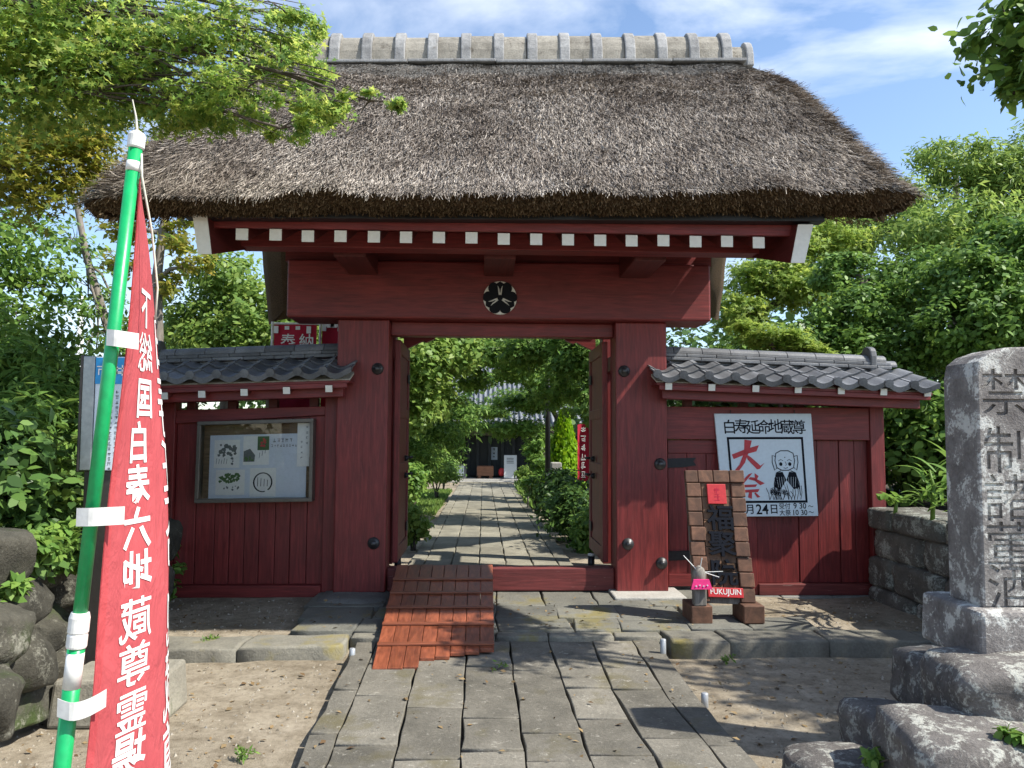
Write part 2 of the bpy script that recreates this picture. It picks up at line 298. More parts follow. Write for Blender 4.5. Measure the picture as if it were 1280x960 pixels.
def fast_mesh(name, V, k, mat, parent=None, org=None):
    """V: (n*k,3) world points, n faces of k corners"""
    n = len(V)//k; org = ORG[parent] if parent is not None else Vector(org or (0, 0, 0))
    me = bpy.data.meshes.new(name); me.vertices.add(n*k); me.loops.add(n*k); me.polygons.add(n)
    me.vertices.foreach_set('co', (V-np.array(org)).astype(np.float32).ravel()); me.loops.foreach_set('vertex_index', np.arange(n*k, dtype=np.int32))
    me.polygons.foreach_set('loop_start', np.arange(0, n*k, k, dtype=np.int32)); me.update(calc_edges=True)
    return link(name, me, mat, parent, None if parent is not None else org)
def boulder(name, c, r, mat, parent=None, seed=0, sub=3, square=2.6, rough=0.12, rot=0.0, tilt=0.0, cuts=0, cmin=0.68, cmax=0.95):
    rs = random.Random(int(seed*1000)+5); planes = []
    for _ in range(cuts):
        nv = Vector((rs.gauss(0, 1), rs.gauss(0, 1), rs.gauss(0, 1))).normalized(); planes.append((nv, rs.uniform(cmin, cmax)))
    bm_ = bmesh.new(); bmesh.ops.create_icosphere(bm_, subdivisions=sub, radius=1.0)
    rx, ry, rz = r; M = Matrix.Rotation(rot, 3, 'Z') @ Matrix.Rotation(tilt, 3, 'Y')
    for v in bm_.verts:
        d = v.co.normalized(); q = (abs(d.x)**square + abs(d.y)**square + abs(d.z)**square)**(-1/square); p = d*q
        for nv, dd in planes:
            e = p.dot(nv)-dd
            if e > 0: p = p - nv*e*0.93
        nn = noise.fractal(d*1.6 + Vector((seed*3.1, seed*1.7, seed)), 1.0, 2.0, 4)*rough + noise.noise(d*6 + Vector((seed, 0, 0)))*rough*0.2
        p = p*(1+nn); v.co = M @ Vector((p.x*rx, p.y*ry, p.z*rz)) + Vector(c)
    org = ORG[parent] if parent is not None else Vector((c[0], c[1], c[2]-rz))
    for v in bm_.verts: v.co -= org
    me = bpy.data.meshes.new(name); bm_.to_mesh(me); bm_.free()
    return link(name, me, mat, parent, None if parent is not None else org, True)
def slab(name, quad, ztop, thick, mat, parent=None, gap=0.012, wob=0.01, rnd=0.012, tilt=0.004):
    """a worn flagstone: wobbling outline, rounded arris, slightly out of level"""
    q = [Vector((p[0], p[1], 0)) for p in quad]; c = sum(q, Vector())/4; ring = []
    for i in range(4):
        a, b_ = q[i], q[(i+1) % 4]; L = (b_-a).length; n = max(2, min(7, int(L/0.14)))
        for j in range(n):
            p = a.lerp(b_, j/n); ring.append(p)
    out = []; tx, ty = random.uniform(-tilt, tilt), random.uniform(-tilt, tilt)
    for p in ring:
        d = (c-p); s_ = d.normalized()*gap; w = Vector((noise.noise(p*4.3), noise.noise(p*4.3+Vector((9, 4, 0))), 0))*wob
        out.append(p+s_+w)
    cc = sum(out, Vector())/len(out); n = len(out)
    def Z(p, z): return Vector((p.x, p.y, z + (p.x-cc.x)*tx + (p.y-cc.y)*ty + noise.noise(p*5)*0.002))
    inner = [p + (cc-p).normalized()*rnd*1.4 for p in out]
    mid = [p + (cc-p).normalized()*rnd*0.35 for p in out]
    mb = MB(); mb.v = [Vector((p.x, p.y, ztop-thick)) for p in out] + [Z(p, ztop-rnd*1.1) for p in out] + [Z(p, ztop-rnd*0.3) for p in mid] + [Z(p, ztop) for p in inner]
    for r_ in range(3):
        for i in range(n): mb.f.append([r_*n+i, r_*n+(i+1) % n, (r_+1)*n+(i+1) % n, (r_+1)*n+i])
    mb.f.append([3*n+i for i in range(n)])
    o = mb.build(name, mat, parent); 
    for p in o.data.polygons:
        if len(p.vertices) == 4: p.use_smooth = True
    return o
_fc = {}
def glyphs(body, size=1.0, offset=0.0, extrude=0.0, res=3):
    """outline letters as (verts, faces) centred on their box, x right, y up"""
    key = (body, offset, extrude, res)
    if key not in _fc:
        cu = bpy.data.curves.new('lettering', 'FONT'); cu.body = body; cu.size = 1.0; cu.offset = offset; cu.resolution_u = res; cu.fill_mode = 'BOTH' if extrude else 'FRONT'; cu.extrude = extrude
        ob = bpy.data.objects.new('lettering', cu); col.objects.link(ob); bpy.context.view_layer.update()
        me = bpy.data.meshes.new_from_object(ob.evaluated_get(bpy.context.evaluated_depsgraph_get()))
        bm_ = bmesh.new(); bm_.from_mesh(me); bmesh.ops.remove_doubles(bm_, verts=bm_.verts, dist=1e-5)
        vs = [v.co.copy() for v in bm_.verts]; bm_.verts.index_update(); fs = [[v.index for v in f.verts] for f in bm_.faces]; bm_.free()
        bpy.data.objects.remove(ob); bpy.data.meshes.remove(me); bpy.data.curves.remove(cu)
        if vs:
            cx = (min(p.x for p in vs)+max(p.x for p in vs))/2; cy = (min(p.y for p in vs)+max(p.y for p in vs))/2
            vs = [Vector((p.x-cx, p.y-cy, p.z)) for p in vs]
        _fc[key] = (vs, fs)
    vs, fs = _fc[key]; return [p*size for p in vs], fs
def letter(mb, body, fn, cx, cy, size, offset=0.0, sx=1.0, mirror=False):
    vs, fs = glyphs(body, size, offset); k = -1 if mirror else 1
    mb.add([fn(cx + k*sx*p.x, cy + p.y) for p in vs], fs); return mb
def ribbon(mb, pts, w, fn):
    """a brush stroke: flat band along a polyline in a plane"""
    pts = [Vector((p[0], p[1])) for p in pts]; n = len(pts); L, Rr = [], []
    for i, p in enumerate(pts):
        t = (pts[min(i+1, n-1)]-pts[max(i-1, 0)]); t = t.normalized() if t.length else Vector((1, 0)); nn = Vector((-t.y, t.x))*w/2
        L.append(p+nn); Rr.append(p-nn)
    k = len(mb.v); mb.v += [Vector(fn(p.x, p.y)) for p in L] + [Vector(fn(p.x, p.y)) for p in Rr]
    mb.f += [[k+i, k+i+1, k+n+i+1, k+n+i] for i in range(n-1)]; return mb
def scribble(mb, fn, cx, cy, size, sx=1.0):
    """a handful of pen strokes where the print is too small to read"""
    h = size*0.42
    for _ in range(3): y = cy + random.uniform(-h, h); a = random.uniform(.4, 1)*h*sx; ribbon(mb, [(cx-a, y), (cx+a, y+random.uniform(-.1, .1)*h)], size*.09, fn)
    for _ in range(2): x = cx + random.uniform(-h, h)*sx*.7; a = random.uniform(.5, 1)*h; ribbon(mb, [(x, cy-a), (x+random.uniform(-.2, .2)*h*sx, cy+a)], size*.09*sx, fn)
    return mb
def arc(cx, cy, rx, ry, a0, a1, n=14): return [(cx+rx*math.cos(R(a0+(a1-a0)*i/n)), cy+ry*math.sin(R(a0+(a1-a0)*i/n))) for i in range(n+1)]
def blobpoly(mb, poly, fn):
    k = len(mb.v); mb.v += [Vector(fn(*p)) for p in poly]; mb.f.append(list(range(k, k+len(poly)))); return mb

# ------------------------------------------------------------------ foliage
DIAMOND = np.array([(0, 0, 0), (-0.27, 0.45, 0.06), (0, 1, -0.04), (0.27, 0.45, 0.06)])
OVAL = np.array([(0, 0, 0), (-0.24, 0.22, 0.05), (-0.27, 0.55, 0.04), (0, 1, -0.08), (0.27, 0.55, 0.04), (0.24, 0.22, 0.05)])
BLADE = np.array([(-0.03, 0, 0), (-0.075, 0.5, 0.03), (0, 1, -0.14), (0.075, 0.5, 0.03)])
_st = []
for _i in range(10):
    _a = math.pi/2 + math.pi + 2*math.pi*_i/10 + math.pi/10*1
    _rr = 0.6 if _i % 2 == 0 else 0.2
    _st.append((_rr*math.cos(_a), 0.5+_rr*math.sin(_a), 0.05*math.sin(_i*2.1)))
STAR = np.array(_st)
def _unit(a): return a/np.maximum(np.linalg.norm(a, axis=1, keepdims=True), 1e-6)
def leaves(pos, nrm, tang, size, shape):
    t = _unit(tang - nrm*np.sum(tang*nrm, 1, keepdims=True)); b_ = np.cross(t, nrm); k = len(shape)
    V = pos[:, None, :] + size[:, None, None]*(shape[None, :, 0, None]*b_[:, None, :] + shape[None, :, 1, None]*t[:, None, :] + shape[None, :, 2, None]*nrm[:, None, :])
    return V.reshape(-1, 3), k
def leaf_cloud(blobs, n, size, shape=DIAMOND, flat=0.55, core=0.35, per=38, up=0.6, spread=0.24, rad_pow=0.5, droop=0.3):
    W = np.array([b_[6] if len(b_) > 6 else b_[3]*b_[4]+b_[3]*b_[5]+b_[4]*b_[5] for b_ in blobs]); W = W/W.sum(); out_p, out_n = [], []
    for b_, w in zip(blobs, W):
        c = np.array(b_[:3]); r_ = np.array(b_[3:6]); nl = int(n*w); nc = max(4, nl//per)
        d = _unit(rng.normal(size=(nc, 3))); rad = core + (1-core)*rng.random(nc)**rad_pow; cc = c + d*r_*rad[:, None]
        rc = spread*r_.mean()*(0.6+0.8*rng.random(nc)); idx = rng.integers(0, nc, nl)
        p = cc[idx] + np.clip(rng.normal(size=(nl, 3)), -1.9, 1.9)*rc[idx][:, None]*np.array([1, 1, flat])
        o = _unit((p-c)/r_); out_p.append(p); out_n.append(_unit(o*0.55 + np.array([0, 0, up]) + rng.normal(size=(nl, 3))*0.5))
    p = np.concatenate(out_p); nr = np.concatenate(out_n); t = rng.normal(size=p.shape) + np.array([0, 0, -droop])
    return leaves(p, nr, t, size*(0.5+0.9*rng.random(len(p))), shape)
def bend(a, b_, sag=0.12, n=5, seed=0):
    a, b_ = Vector(a), Vector(b_); L = (b_-a).length; pts = []
    for i in range(n+1):
        t = i/n; p = a.lerp(b_, t); p.z += math.sin(t*math.pi)*sag*L
        if 0 < i < n: p += Vector((noise.noise(Vector((seed, t*3, 1))), noise.noise(Vector((seed, t*3, 5))), noise.noise(Vector((seed, t*3, 9)))))*0.09*L
        pts.append(p)
    return pts
def tree(name, label, cat, path, r0, blobs, n, size, mat, shape=DIAMOND, bark='bark', group=None, twigs=5, crown='crown', limb_r=0.35, **kw):
    path = [Vector(p) for p in path]; root = thing(name, label, cat, path[0], group); tb = MB()
    k = len(path); tb.tube(path, [r0*(1-0.6*i/(k-1)) for i in range(k)], 9)
    for i, b_ in enumerate(blobs):
        c = Vector(b_[:3]); cand = path[max(1, k//2):] if k > 2 else path[-1:]
        s_ = min(cand, key=lambda p: (p-c).length + max(0, p.z-c.z)*1.5)
        pts = bend(s_, c, 0.08, 5, i*1.7+len(name)); rl = r0*limb_r
        tb.tube(pts, [rl*(1-0.75*j/5) for j in range(6)], 6)
        for q in range(twigs):
            dd = Vector(rng.normal(size=3)).normalized(); e = c + Vector((dd.x*b_[3], dd.y*b_[4], dd.z*b_[5]))*0.85
            tb.tube(bend(pts[3+q % 3], e, 0.05, 3, q+i*5), [rl*0.25, rl*0.2, rl*0.14, rl*0.06], 4)
    tb.build('trunk', bark, root, True, fix=False)
    V, kk = leaf_cloud(blobs, n, size, shape, **kw); fast_mesh(crown, V, kk, mat, root); return root
def PB(x, y, Y, rx, ry, rz, w=None):
    p = at(x, y, Y); b_ = [p.x, p.y, p.z, rx, ry, rz]
    if w: b_.append(w)
    return b_
def shrub(name, label, blobs, n, size, mat, base=None, shape=DIAMOND, cat='shrub', group=None, stems=5, stem_r=0.025, **kw):
    c = Vector(blobs[0][:3]); base = base or (c.x, c.y, max(-0.3, c.z-blobs[0][5]*1.1)); root = thing(name, label, cat, base, group); tb = MB()
    for i in range(stems):
        b_ = blobs[i % len(blobs)]; dd = Vector(rng.normal(size=3)); e = Vector(b_[:3]) + Vector((dd.x*b_[3], dd.y*b_[4], abs(dd.z)*b_[5]))*0.4
        tb.tube(bend(Vector(base)+Vector((random.uniform(-2, 2)*stem_r, random.uniform(-2, 2)*stem_r, 0)), e, 0.05, 4, i), [stem_r*q for q in (1, .8, .6, .4, .2)], 5)
    tb.build('stem', 'bark', root, True, fix=False); V, kk = leaf_cloud(blobs, n, size, shape, **kw); fast_mesh('foliage', V, kk, mat, root); return root
def long_leaf(name, base, dirv, length, width, mat, parent, droop=0.5):
    d = Vector(dirv).normalized(); side = d.cross(Vector((0, 0, 1))); side = side.normalized() if side.length > 1e-3 else Vector((1, 0, 0)); mb = MB(); N = 6; k = 0
    for i in range(N+1):
        t = i/N; p = Vector(base) + d*length*t + Vector((0, 0, -droop*length*t*t)); w = width*math.sin(math.pi*min(1, 0.12+0.88*t))**0.8*0.5 if t < 1 else 0.001
        up_ = side.cross(d)*w*0.35
        mb.v += [p - side*w + up_, p, p + side*w + up_]
    for i in range(N):
        for j in range(2): a = i*3+j; mb.f.append([a, a+1, a+4, a+3])
    return mb.build(name, mat, parent, True, fix=False)

# ------------------------------------------------------------------ ground
def gz(x, y):
    def ss(a, b_, t): t = max(0, min(1, (t-a)/(b_-a))); return t*t*(3-2*t)
    z = 0.075*ss(5.85, 6.05, y) - 0.0125*max(0, min(21, y-9.0))
    if y < 9: z += noise.noise(Vector((x*1.1, y*1.1, 0)))*0.018*ss(1.5, 3, abs(x-0.2)+1) + noise.noise(Vector((x*5, y*5, 3)))*0.006
    return z
def axis_lines(lo, hi, step, far): 
    a = list(np.arange(lo, hi+1e-6, step)); o = []; d = 1.0; p = hi
    while p < far: p += d; o.append(p); d *= 1.5
    n = []; d = 1.0; p = lo
    while p > -far: p -= d; n.append(p); d *= 1.5
    return n[::-1] + a + o
gx, gy = axis_lines(-7, 8, 0.12, 900), axis_lines(1.0, 12, 0.12, 900)
mb = MB(); nx = len(gx)
for yy in gy:
    for xx in gx: mb.v.append(Vector((xx, yy, gz(xx, yy) if abs(xx) < 300 else gz(xx, yy))))
for j in range(len(gy)-1):
    for i in range(nx-1): a = j*nx+i; mb.f.append([a, a+1, a+nx+1, a+nx])
me = bpy.data.meshes.new('ground'); me.from_pydata([tuple(v) for v in mb.v], [], mb.f); g = link('ground', me, 'sand_ground', None, (0, 0, 0), True); tag(g, kind='structure')

# raised planting beds behind the stone walls
bed = MB().grid(lambda u, v: (-16+12.75*u, 2.0+16*v, 0.02 + (0.8+0.25*(1-u))*min(1, (1-u)*9) + 0.06*noise.noise(Vector((u*14, v*9, 2)))), 30, 30).build('planting_bank', 'dark_soil', None, True, fix=False); tag(bed, kind='structure')
bed2 = MB().grid(lambda u, v: (4.05+14*u, 1.2+17*v, 0.82 + 0.5*u + 0.05*noise.noise(Vector((u*14, v*9, 7)))), 30, 30).build('planting_bed', 'dark_soil', None, True, fix=False); tag(bed2, kind='structure')

# approach path: long flagstones in columns between two kerb rows
PT = 0.075
path = thing('approach_path', None, None, (0.2, 3.5, 0), kind='structure')
bot_px = [369, 407, 491, 576, 658, 742, 824, 904, 946]; top_px = [440, 466, 524, 583, 638, 690, 743, 797, 829]
lines = [(gr(b_, 958, PT), gr(t_, 814, PT)) for b_, t_ in zip(bot_px, top_px)]
def lx(i, y):
    a, b_ = lines[i]; t = (y-a.y)/(b_.y-a.y); t = max(t, -1.0); w = 0.0
    if i in (6, 7, 8): w = -0.02*math.sin((y-3.9)*2.3)
    return a.x + (b_.x-a.x)*t*0.9 + (b_.x-a.x)*0.05 + w
cuts_px = [[860, 915], [828, 868, 930], [884, 948], [832, 898, 938], [838, 916, 952], [860, 899, 944], [836, 862, 925], [880, 935]]
YTOP = 5.84
for i in range(8):
    ys = [YTOP] + [gr(600, p, PT).y for p in cuts_px[i]]; y = ys[-1]
    while y > 1.0: y -= random.uniform(0.55, 1.1); ys.append(y)
    for a, b_ in zip(ys[:-1], ys[1:]):
        q = [(lx(i, b_), b_), (lx(i+1, b_), b_), (lx(i+1, a), a), (lx(i, a), a)]
        slab('flagstone', q, PT + random.uniform(-0.004, 0.004), 0.14, 'path_stone', path, gap=0.009, wob=0.011, rnd=0.006, tilt=0.008)

# terrace in front of the gate
ter = thing('gate_terrace', None, None, (0.3, 6.6, 0), kind='structure')
TZ = 0.12
rows = [(5.98, 6.38, [-1.45, -0.98, -0.35, 0.12, 0.72, 1.08, 1.62, 2.1, 2.62]), (6.38, 6.82, [-1.5, -0.9, -0.2, 0.1, 0.62, 1.15, 1.7, 2.35]), (6.82, 7.62, [-1.55, -0.85, -0.3, 0.13, 0.55, 1.02, 1.5, 2.05])]
for y0, y1, xs in rows:
    for a, b_ in zip(xs[:-1], xs[1:]):
        sk = random.uniform(-0.05, 0.05); slab('flagstone', [(a, y0), (b_, y0), (b_+sk, y1), (a+sk*0.5, y1)], TZ + random.uniform(-0.006, 0.006), 0.12, 'terrace_stone', ter, gap=0.006, wob=0.014, rnd=0.010)
xs = [-0.98, -0.42, 0.1, 0.5, 1.0, 1.36]
for a, b_ in zip(xs[:-1], xs[1:]): slab('edge_stone', [(a, 5.85), (b_, 5.85), (b_, 5.985), (a, 5.985)], 0.105+random.uniform(-.004, .004), 0.13, 'kerb_stone', ter, gap=0.005, wob=0.008)
def kerb(name, xs, y0, y1, z, mat='kerb_stone', parent=None):
    for a, b_ in zip(xs[:-1], xs[1:]): slab(name, [(a, y0+random.uniform(-.02, .02)), (b_, y0+random.uniform(-.02, .02)), (b_, y1), (a, y1)], z+random.uniform(-.01, .01), z+0.08, mat, parent, gap=0.006, wob=0.035, rnd=0.018, tilt=0.01)
kb = thing('kerb', None, None, (0, 5.8, 0), kind='structure')
kerb('kerb_stone', [-5.2, -4.3, -3.35, -2.55, -1.72, -0.99], 5.60, 5.95, 0.098, parent=kb)
kerb('kerb_stone', [1.37, 1.78, 2.55, 3.3, 3.72], 5.62, 5.97, 0.115, parent=kb)

# garden path beyond the gate
gp = thing('garden_path', None, None, (0.1, 9, 0), kind='structure')
gxs = [-0.85, -0.68, -0.36, -0.04, 0.27, 0.58, 0.88, 1.05]
for i in range(7):
    y = 7.75 + random.uniform(0, 0.35)
    first = True
    while y < 29:
        L = random.uniform(0.62, 0.95)*(1+0.03*(y-8)); y2 = min(y+L, 29.2); ya = 7.68 if first else y; first = False
        slab('flagstone', [(gxs[i], ya), (gxs[i+1], ya), (gxs[i+1], y2), (gxs[i], y2)], gz(0, (ya+y2)/2)+0.05, 0.1, 'garden_path_stone', gp, gap=0.008, wob=0.01, rnd=0.012, tilt=0.003); y = y2

# ------------------------------------------------------------------ the gate
GX = 0.185
gate = thing('temple_gate', 'red timber temple gate with a thick thatched roof and open doors', 'gate', (GX, 7.6, 0.1))
PY0, PY1 = 7.30, 7.62
for sx, x0, x1 in ((-1, -1.39, -0.905), (1, 1.262, 1.757)):
    p = box('pillar', x0, x1, PY0, PY1, 0.14, 2.70, 'red_wood_upright', gate, 0.012)
    box('rear_post', (x0+x1)/2-0.11, (x0+x1)/2+0.11, 9.0, 9.22, 0.12, 3.2, 'red_wood_upright', gate, 0.01)
    box('tie_beam', (x0+x1)/2-0.06, (x0+x1)/2+0.06, PY1+0.002, 8.998, 2.35, 2.52, 'red_wood_rafter', gate, 0.008)
MB().box(-1.853, 2.163, 7.2, 7.66, 2.70, 3.25).build('lintel_beam', 'red_wood_beam', gate, bevel=0.018)
MB().box(-0.903, 1.26, 7.42, 7.58, 2.565, 2.698).build('door_head', 'red_wood_beam', gate, bevel=0.008)
MB().box(-0.903, 1.26, 7.40, 7.56, 0.13, 0.345).build('threshold', 'red_wood_worn', gate, bevel=0.01)
MB().box(-1.6, 1.95, 9.0, 9.2, 2.84, 3.04).build('rear_beam', 'red_wood_beam', gate, bevel=0.01)
for sx, xc in ((1, -0.905), (-1, 1.262)):   # curved corner brackets under the rear beam
    xr = xc + (0.12 if sx > 0 else -0.12)
    poly = [(0, 2.73), (sx*0.36, 2.73), (sx*0.34, 2.685), (sx*0.25, 2.645), (sx*0.22, 2.665), (sx*0.12, 2.615), (0, 2.555)]
    MB().prism(poly, lambda a, b_, d: (xc+a, d, b_), 8.62, 8.70).build('corner_bracket', 'red_wood_beam', gate)
MB().box(-0.9, 1.258, 8.6, 8.72, 2.735, 2.83).build('door_stop_rail', 'red_wood_beam', gate, bevel=0.006)
# round iron studs on the pillars
for x, y in ((472, 461), (467, 679), (780, 464), (785, 680), (825, 580), (827, 704)):
    p = at(x, y, PY0-0.001); mb = MB(); n = 12
    prof = [(0.058, 0), (0.056, 0.012), (0.044, 0.026), (0.03, 0.03), (0.026, 0.046), (0.012, 0.055)]
    for r_, h in prof:
        for j in range(n): an = 2*math.pi*j/n; mb.v.append(Vector((p.x+r_*math.cos(an), p.y-h, p.z+r_*math.sin(an))))
    for i in range(len(prof)-1):
        for j in range(n): mb.f.append([i*n+j, i*n+(j+1) % n, (i+1)*n+(j+1) % n, (i+1)*n+j])
    mb.f.append([(len(prof)-1)*n+j for j in range(n)]); mb.build('iron_stud', 'stud_metal', gate, True)
# doors standing open
for sx, xa in ((1, -0.885), (-1, 1.24)):
    xo = xa + sx*0.055; x0, x1 = min(xa, xo), max(xa, xo)
    d = MB().box(x0+0.014, x1-0.014, 7.66, 8.60, 0.40, 2.52).build('door', 'red_wood_upright', gate, bevel=0.004)
    for ya, yb, za, zb in ((7.64, 7.75, 0.36, 2.55), (8.51, 8.62, 0.36, 2.55), (7.752, 8.508, 2.42, 2.55), (7.752, 8.508, 0.36, 0.5), (7.752, 8.508, 1.22, 1.32), (7.752, 8.508, 1.78, 1.88)):
        box('door_rail', x0, x1, ya, yb, za, zb, 'red_wood_upright', d, 0.005)
    for zz in (1.36, 1.18):
        MB().tube([(xo-sx*0.001, 8.2, zz), (xo+sx*0.03, 8.2, zz), (xo+sx*0.04, 8.2, zz)], [0.032, 0.026, 0.008], 10).build('door_boss', 'iron', d, True)
        MB().tube([(xo+sx*0.012, 8.5, zz), (xo+sx*0.045, 8.56, zz)], 0.014, 8).build('door_boss', 'iron', d, True)
    for zz in (0.62, 2.22): box('door_fitting', xo-0.004 if sx > 0 else xo-0.006, xo+0.006 if sx > 0 else xo+0.004, 8.44, 8.60, zz-0.05, zz+0.05, 'iron', d, 0.002)
# crest on the lintel
c = at(625, 373, 7.2); CR = 0.158
disc = MB(); poly = [(CR*math.cos(2*math.pi*i/40), CR*math.sin(2*math.pi*i/40)) for i in range(40)]
crest = disc.prism(poly, lambda a, b_, d: (c.x+a, d, c.z+b_), 7.172, 7.199).build('crest', 'white_paint', gate)
def crest_fn(off): return lambda a, b_: (c.x+a, 7.172-off, c.z+b_)
for k in range(3):
    th = R(-90 + 120*k); P = []
    for i in range(36):   # heart leaf pointing outward from the centre
        t = 2*math.pi*i/36; hx = 16*math.sin(t)**3; hy = 13*math.cos(t)-5*math.cos(2*t)-2*math.cos(3*t)-math.cos(4*t)
        u, v = (hx/17.0)*0.107, (hy+17)/29.0*0.147+0.003
        P.append((u*math.sin(th)+v*math.cos(th), -u*math.cos(th)+v*math.sin(th)))
    MB().prism(P, lambda a, b_, d: (c.x+a, d, c.z+b_), 7.160, 7.171).build('crest_leaf', 'crest_black', crest)
    th2 = th + R(60)
    Q = [(0.05, -0.002), (0.085, -0.007), (0.11, -0.018), (0.128, -0.042), (0.137, -0.03), (0.156, 0), (0.137, 0.03), (0.128, 0.042), (0.11, 0.018), (0.085, 0.007), (0.05, 0.002)]
    MB().prism([(a*math.cos(th2)-b_*math.sin(th2), a*math.sin(th2)+b_*math.cos(th2)) for a, b_ in Q], lambda a, b_, d: (c.x+a, d, c.z+b_), 7.164, 7.171).build('crest_blade', 'crest_black', crest)
MB().prism([(0.026*math.cos(2*math.pi*i/16), 0.026*math.sin(2*math.pi*i/16)) for i in range(16)], lambda a, b_, d: (c.x+a, d, c.z+b_), 7.157, 7.171).build('crest_centre', 'crest_black', crest)

# eaves carpentry: bracket arms, purlins, rafters with white ends, boards
for xl, xr, yy in ((417, 457, 324), (605, 645, 327), (793, 833, 331)):
    p0, p1 = at(xl, yy, 6.46), at(xr, yy, 6.46)
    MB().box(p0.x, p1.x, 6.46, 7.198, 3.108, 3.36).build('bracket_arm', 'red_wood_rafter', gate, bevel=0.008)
def beam_x(name, x0, x1, y0, y1, z0, z1, mat, cut=0.08):
    poly = [(x0+cut, z0), (x1-cut, z0), (x1, z0+cut*0.7), (x1, z1), (x0, z1), (x0, z0+cut*0.7)]
    return MB().prism(poly, lambda a, b_, d: (a, d, b_), y0, y1).build(name, mat, gate, bevel=0.006)
beam_x('eave_purlin', -2.08, 2.40, 6.24, 6.42, 3.13, 3.27, 'red_wood_beam')
beam_x('rear_purlin', -2.08, 2.40, 9.6, 9.78, 3.13, 3.3, 'red_wood_beam')
MB().box(-1.9, 2.2, 7.3, 7.5, 3.252, 3.62).build('wall_plate', 'red_wood_beam', gate)
RS = 0.42   # rafter pitch
def raf(y): return 3.085 + (y-5.70)*RS
xa, xb = at(303, 294, 5.7).x, at(948, 304, 5.7).x
for i in range(17):
    x = xa + (xb-xa)*i/16 + random.uniform(-.004, .004); h = 0.044; w = 0.043
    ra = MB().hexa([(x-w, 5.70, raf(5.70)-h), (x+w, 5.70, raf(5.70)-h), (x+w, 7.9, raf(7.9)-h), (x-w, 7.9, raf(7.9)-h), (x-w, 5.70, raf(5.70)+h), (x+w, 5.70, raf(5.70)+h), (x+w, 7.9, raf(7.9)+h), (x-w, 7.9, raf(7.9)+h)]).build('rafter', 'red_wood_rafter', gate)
    jz = random.uniform(-.004, .004)
    MB().box(x-w-.002, x+w+.002, 5.692, 5.699, raf(5.7)-h-.002+jz, raf(5.7)+h-.004+jz).build('painted_end', 'white_paint', ra)
EB = [(5.74, raf(5.74)+0.049), (5.74, raf(5.74)+0.13), (7.9, raf(7.9)+0.13), (7.9, raf(7.9)+0.049)]
MB().prism(EB, lambda a, b_, d: (d, a, b_), -2.0, 2.31).build('roof_boarding', 'red_wood_beam', gate)
MB().box(-2.12, 2.46, 5.705, 5.738, raf(5.72)+0.045, 3.24).build('eave_board', 'red_wood_beam', gate, bevel=0.004)
MB().hexa([(-2.2, 5.59, 3.18), (2.555, 5.59, 3.222), (2.555, 5.70, 3.222), (-2.2, 5.70, 3.18), (-2.2, 5.59, 3.245), (2.555, 5.59, 3.292), (2.555, 5.70, 3.292), (-2.2, 5.70, 3.245)]).build('eave_fascia', 'black_paint', gate, bevel=0.004)
# barge boards with white end grain
for sx, xt, px in ((-1, -2.10, (241, 259, 248, 265)), (1, 2.38, (997, 1016, 988, 1005))):
    yt = 266 if sx < 0 else 281; yb = 318 if sx < 0 else 329; Yf = 5.60
    A = [at(px[2], yb, Yf), at(px[3], yb, Yf), at(px[1], yt, Yf), at(px[0], yt, Yf)]
    back = [p + Vector((-sx*0.04, 2.2, 0.64)) for p in A]
    bb = MB().add(A + back, [(0, 1, 2, 3), (7, 6, 5, 4), (0, 4, 5, 1), (1, 5, 6, 2), (2, 6, 7, 3), (3, 7, 4, 0)]).build('barge_board', 'red_wood_rafter', gate)
    MB().add([p+Vector((0, -0.002, 0)) for p in A] + [p+Vector((0, -0.012, 0)) for p in A], [(3, 2, 1, 0), (4, 5, 6, 7), (0, 1, 5, 4), (1, 2, 6, 5), (2, 3, 7, 6), (3, 0, 4, 7)]).build('painted_end', 'white_paint', bb)

# thatched roof
TC, HWI = 0.165, 2.42
def prof(t):      # t 0 ridge .. 1 front lip
    return 7.86 - 2.56*t, 5.53 - 2.20*t + 0.07*math.sin(math.pi*t) - 0.05*max(0, t-0.9)*10*0.3
def hw(t): return 2.76 + 0.17*t + 0.09*math.sin(math.pi*min(1, t*1.7))**1.0*(1-t*0.5)
def outer(s, t, rear=False):
    y, z = prof(t); e = max(0, (abs(s)-0.86)/0.14); z -= 0.13*e*e*(1-0.4*t); x = TC + s*hw(t) + 0.012*s*noise.noise(Vector((s, t*9, 0)))
    if t > 0.97: z += 0.03*noise.noise(Vector((x*2.2, 0, 4)))
    z += 0.05*noise.noise(Vector((x*1.3, t*3, 1))) + 0.02*noise.noise(Vector((x*5, t*12, 2)))
    z += 0.027*(x-TC)
    if rear: y = 16.0-y; x = TC + (x-TC)*(1+0.075*t)
    return Vector((x, y, z))
NS, NT = 70, 26
th = thing  # (kept short)
mb = MB()
seq = [(i/NT, False) for i in range(NT, -1, -1)] + [(i/NT, True) for i in range(0, NT+1)]
for t, rr in seq:
    for i in range(NS+1): mb.v.append(outer(-1+2*i/NS, t, rr))
for j in range(len(seq)-1):
    for i in range(NS): a = j*(NS+1)+i; mb.f.append([a, a+1, a+NS+2, a+NS+1])
roof = mb.build('thatch', 'thatch_body', gate, True, fix=False)
mb = MB(); M_ = len(seq)
def inner(s, k):
    t, rr = seq[k]; y = 8.0 - 2.26*t; z = 5.0 - 1.72*t + 0.012*s*HWI
    w = HWI
    if rr: y = 16-y; w = HWI+0.42*t
    return Vector((TC + s*w, y, z))
S2 = 24
for k in range(M_):
    for i in range(S2+1): mb.v.append(inner(-1+2*i/S2, k))
for k in range(M_-1):
    for i in range(S2): a = k*(S2+1)+i; mb.f.append([a, a+S2+1, a+S2+2, a+1])
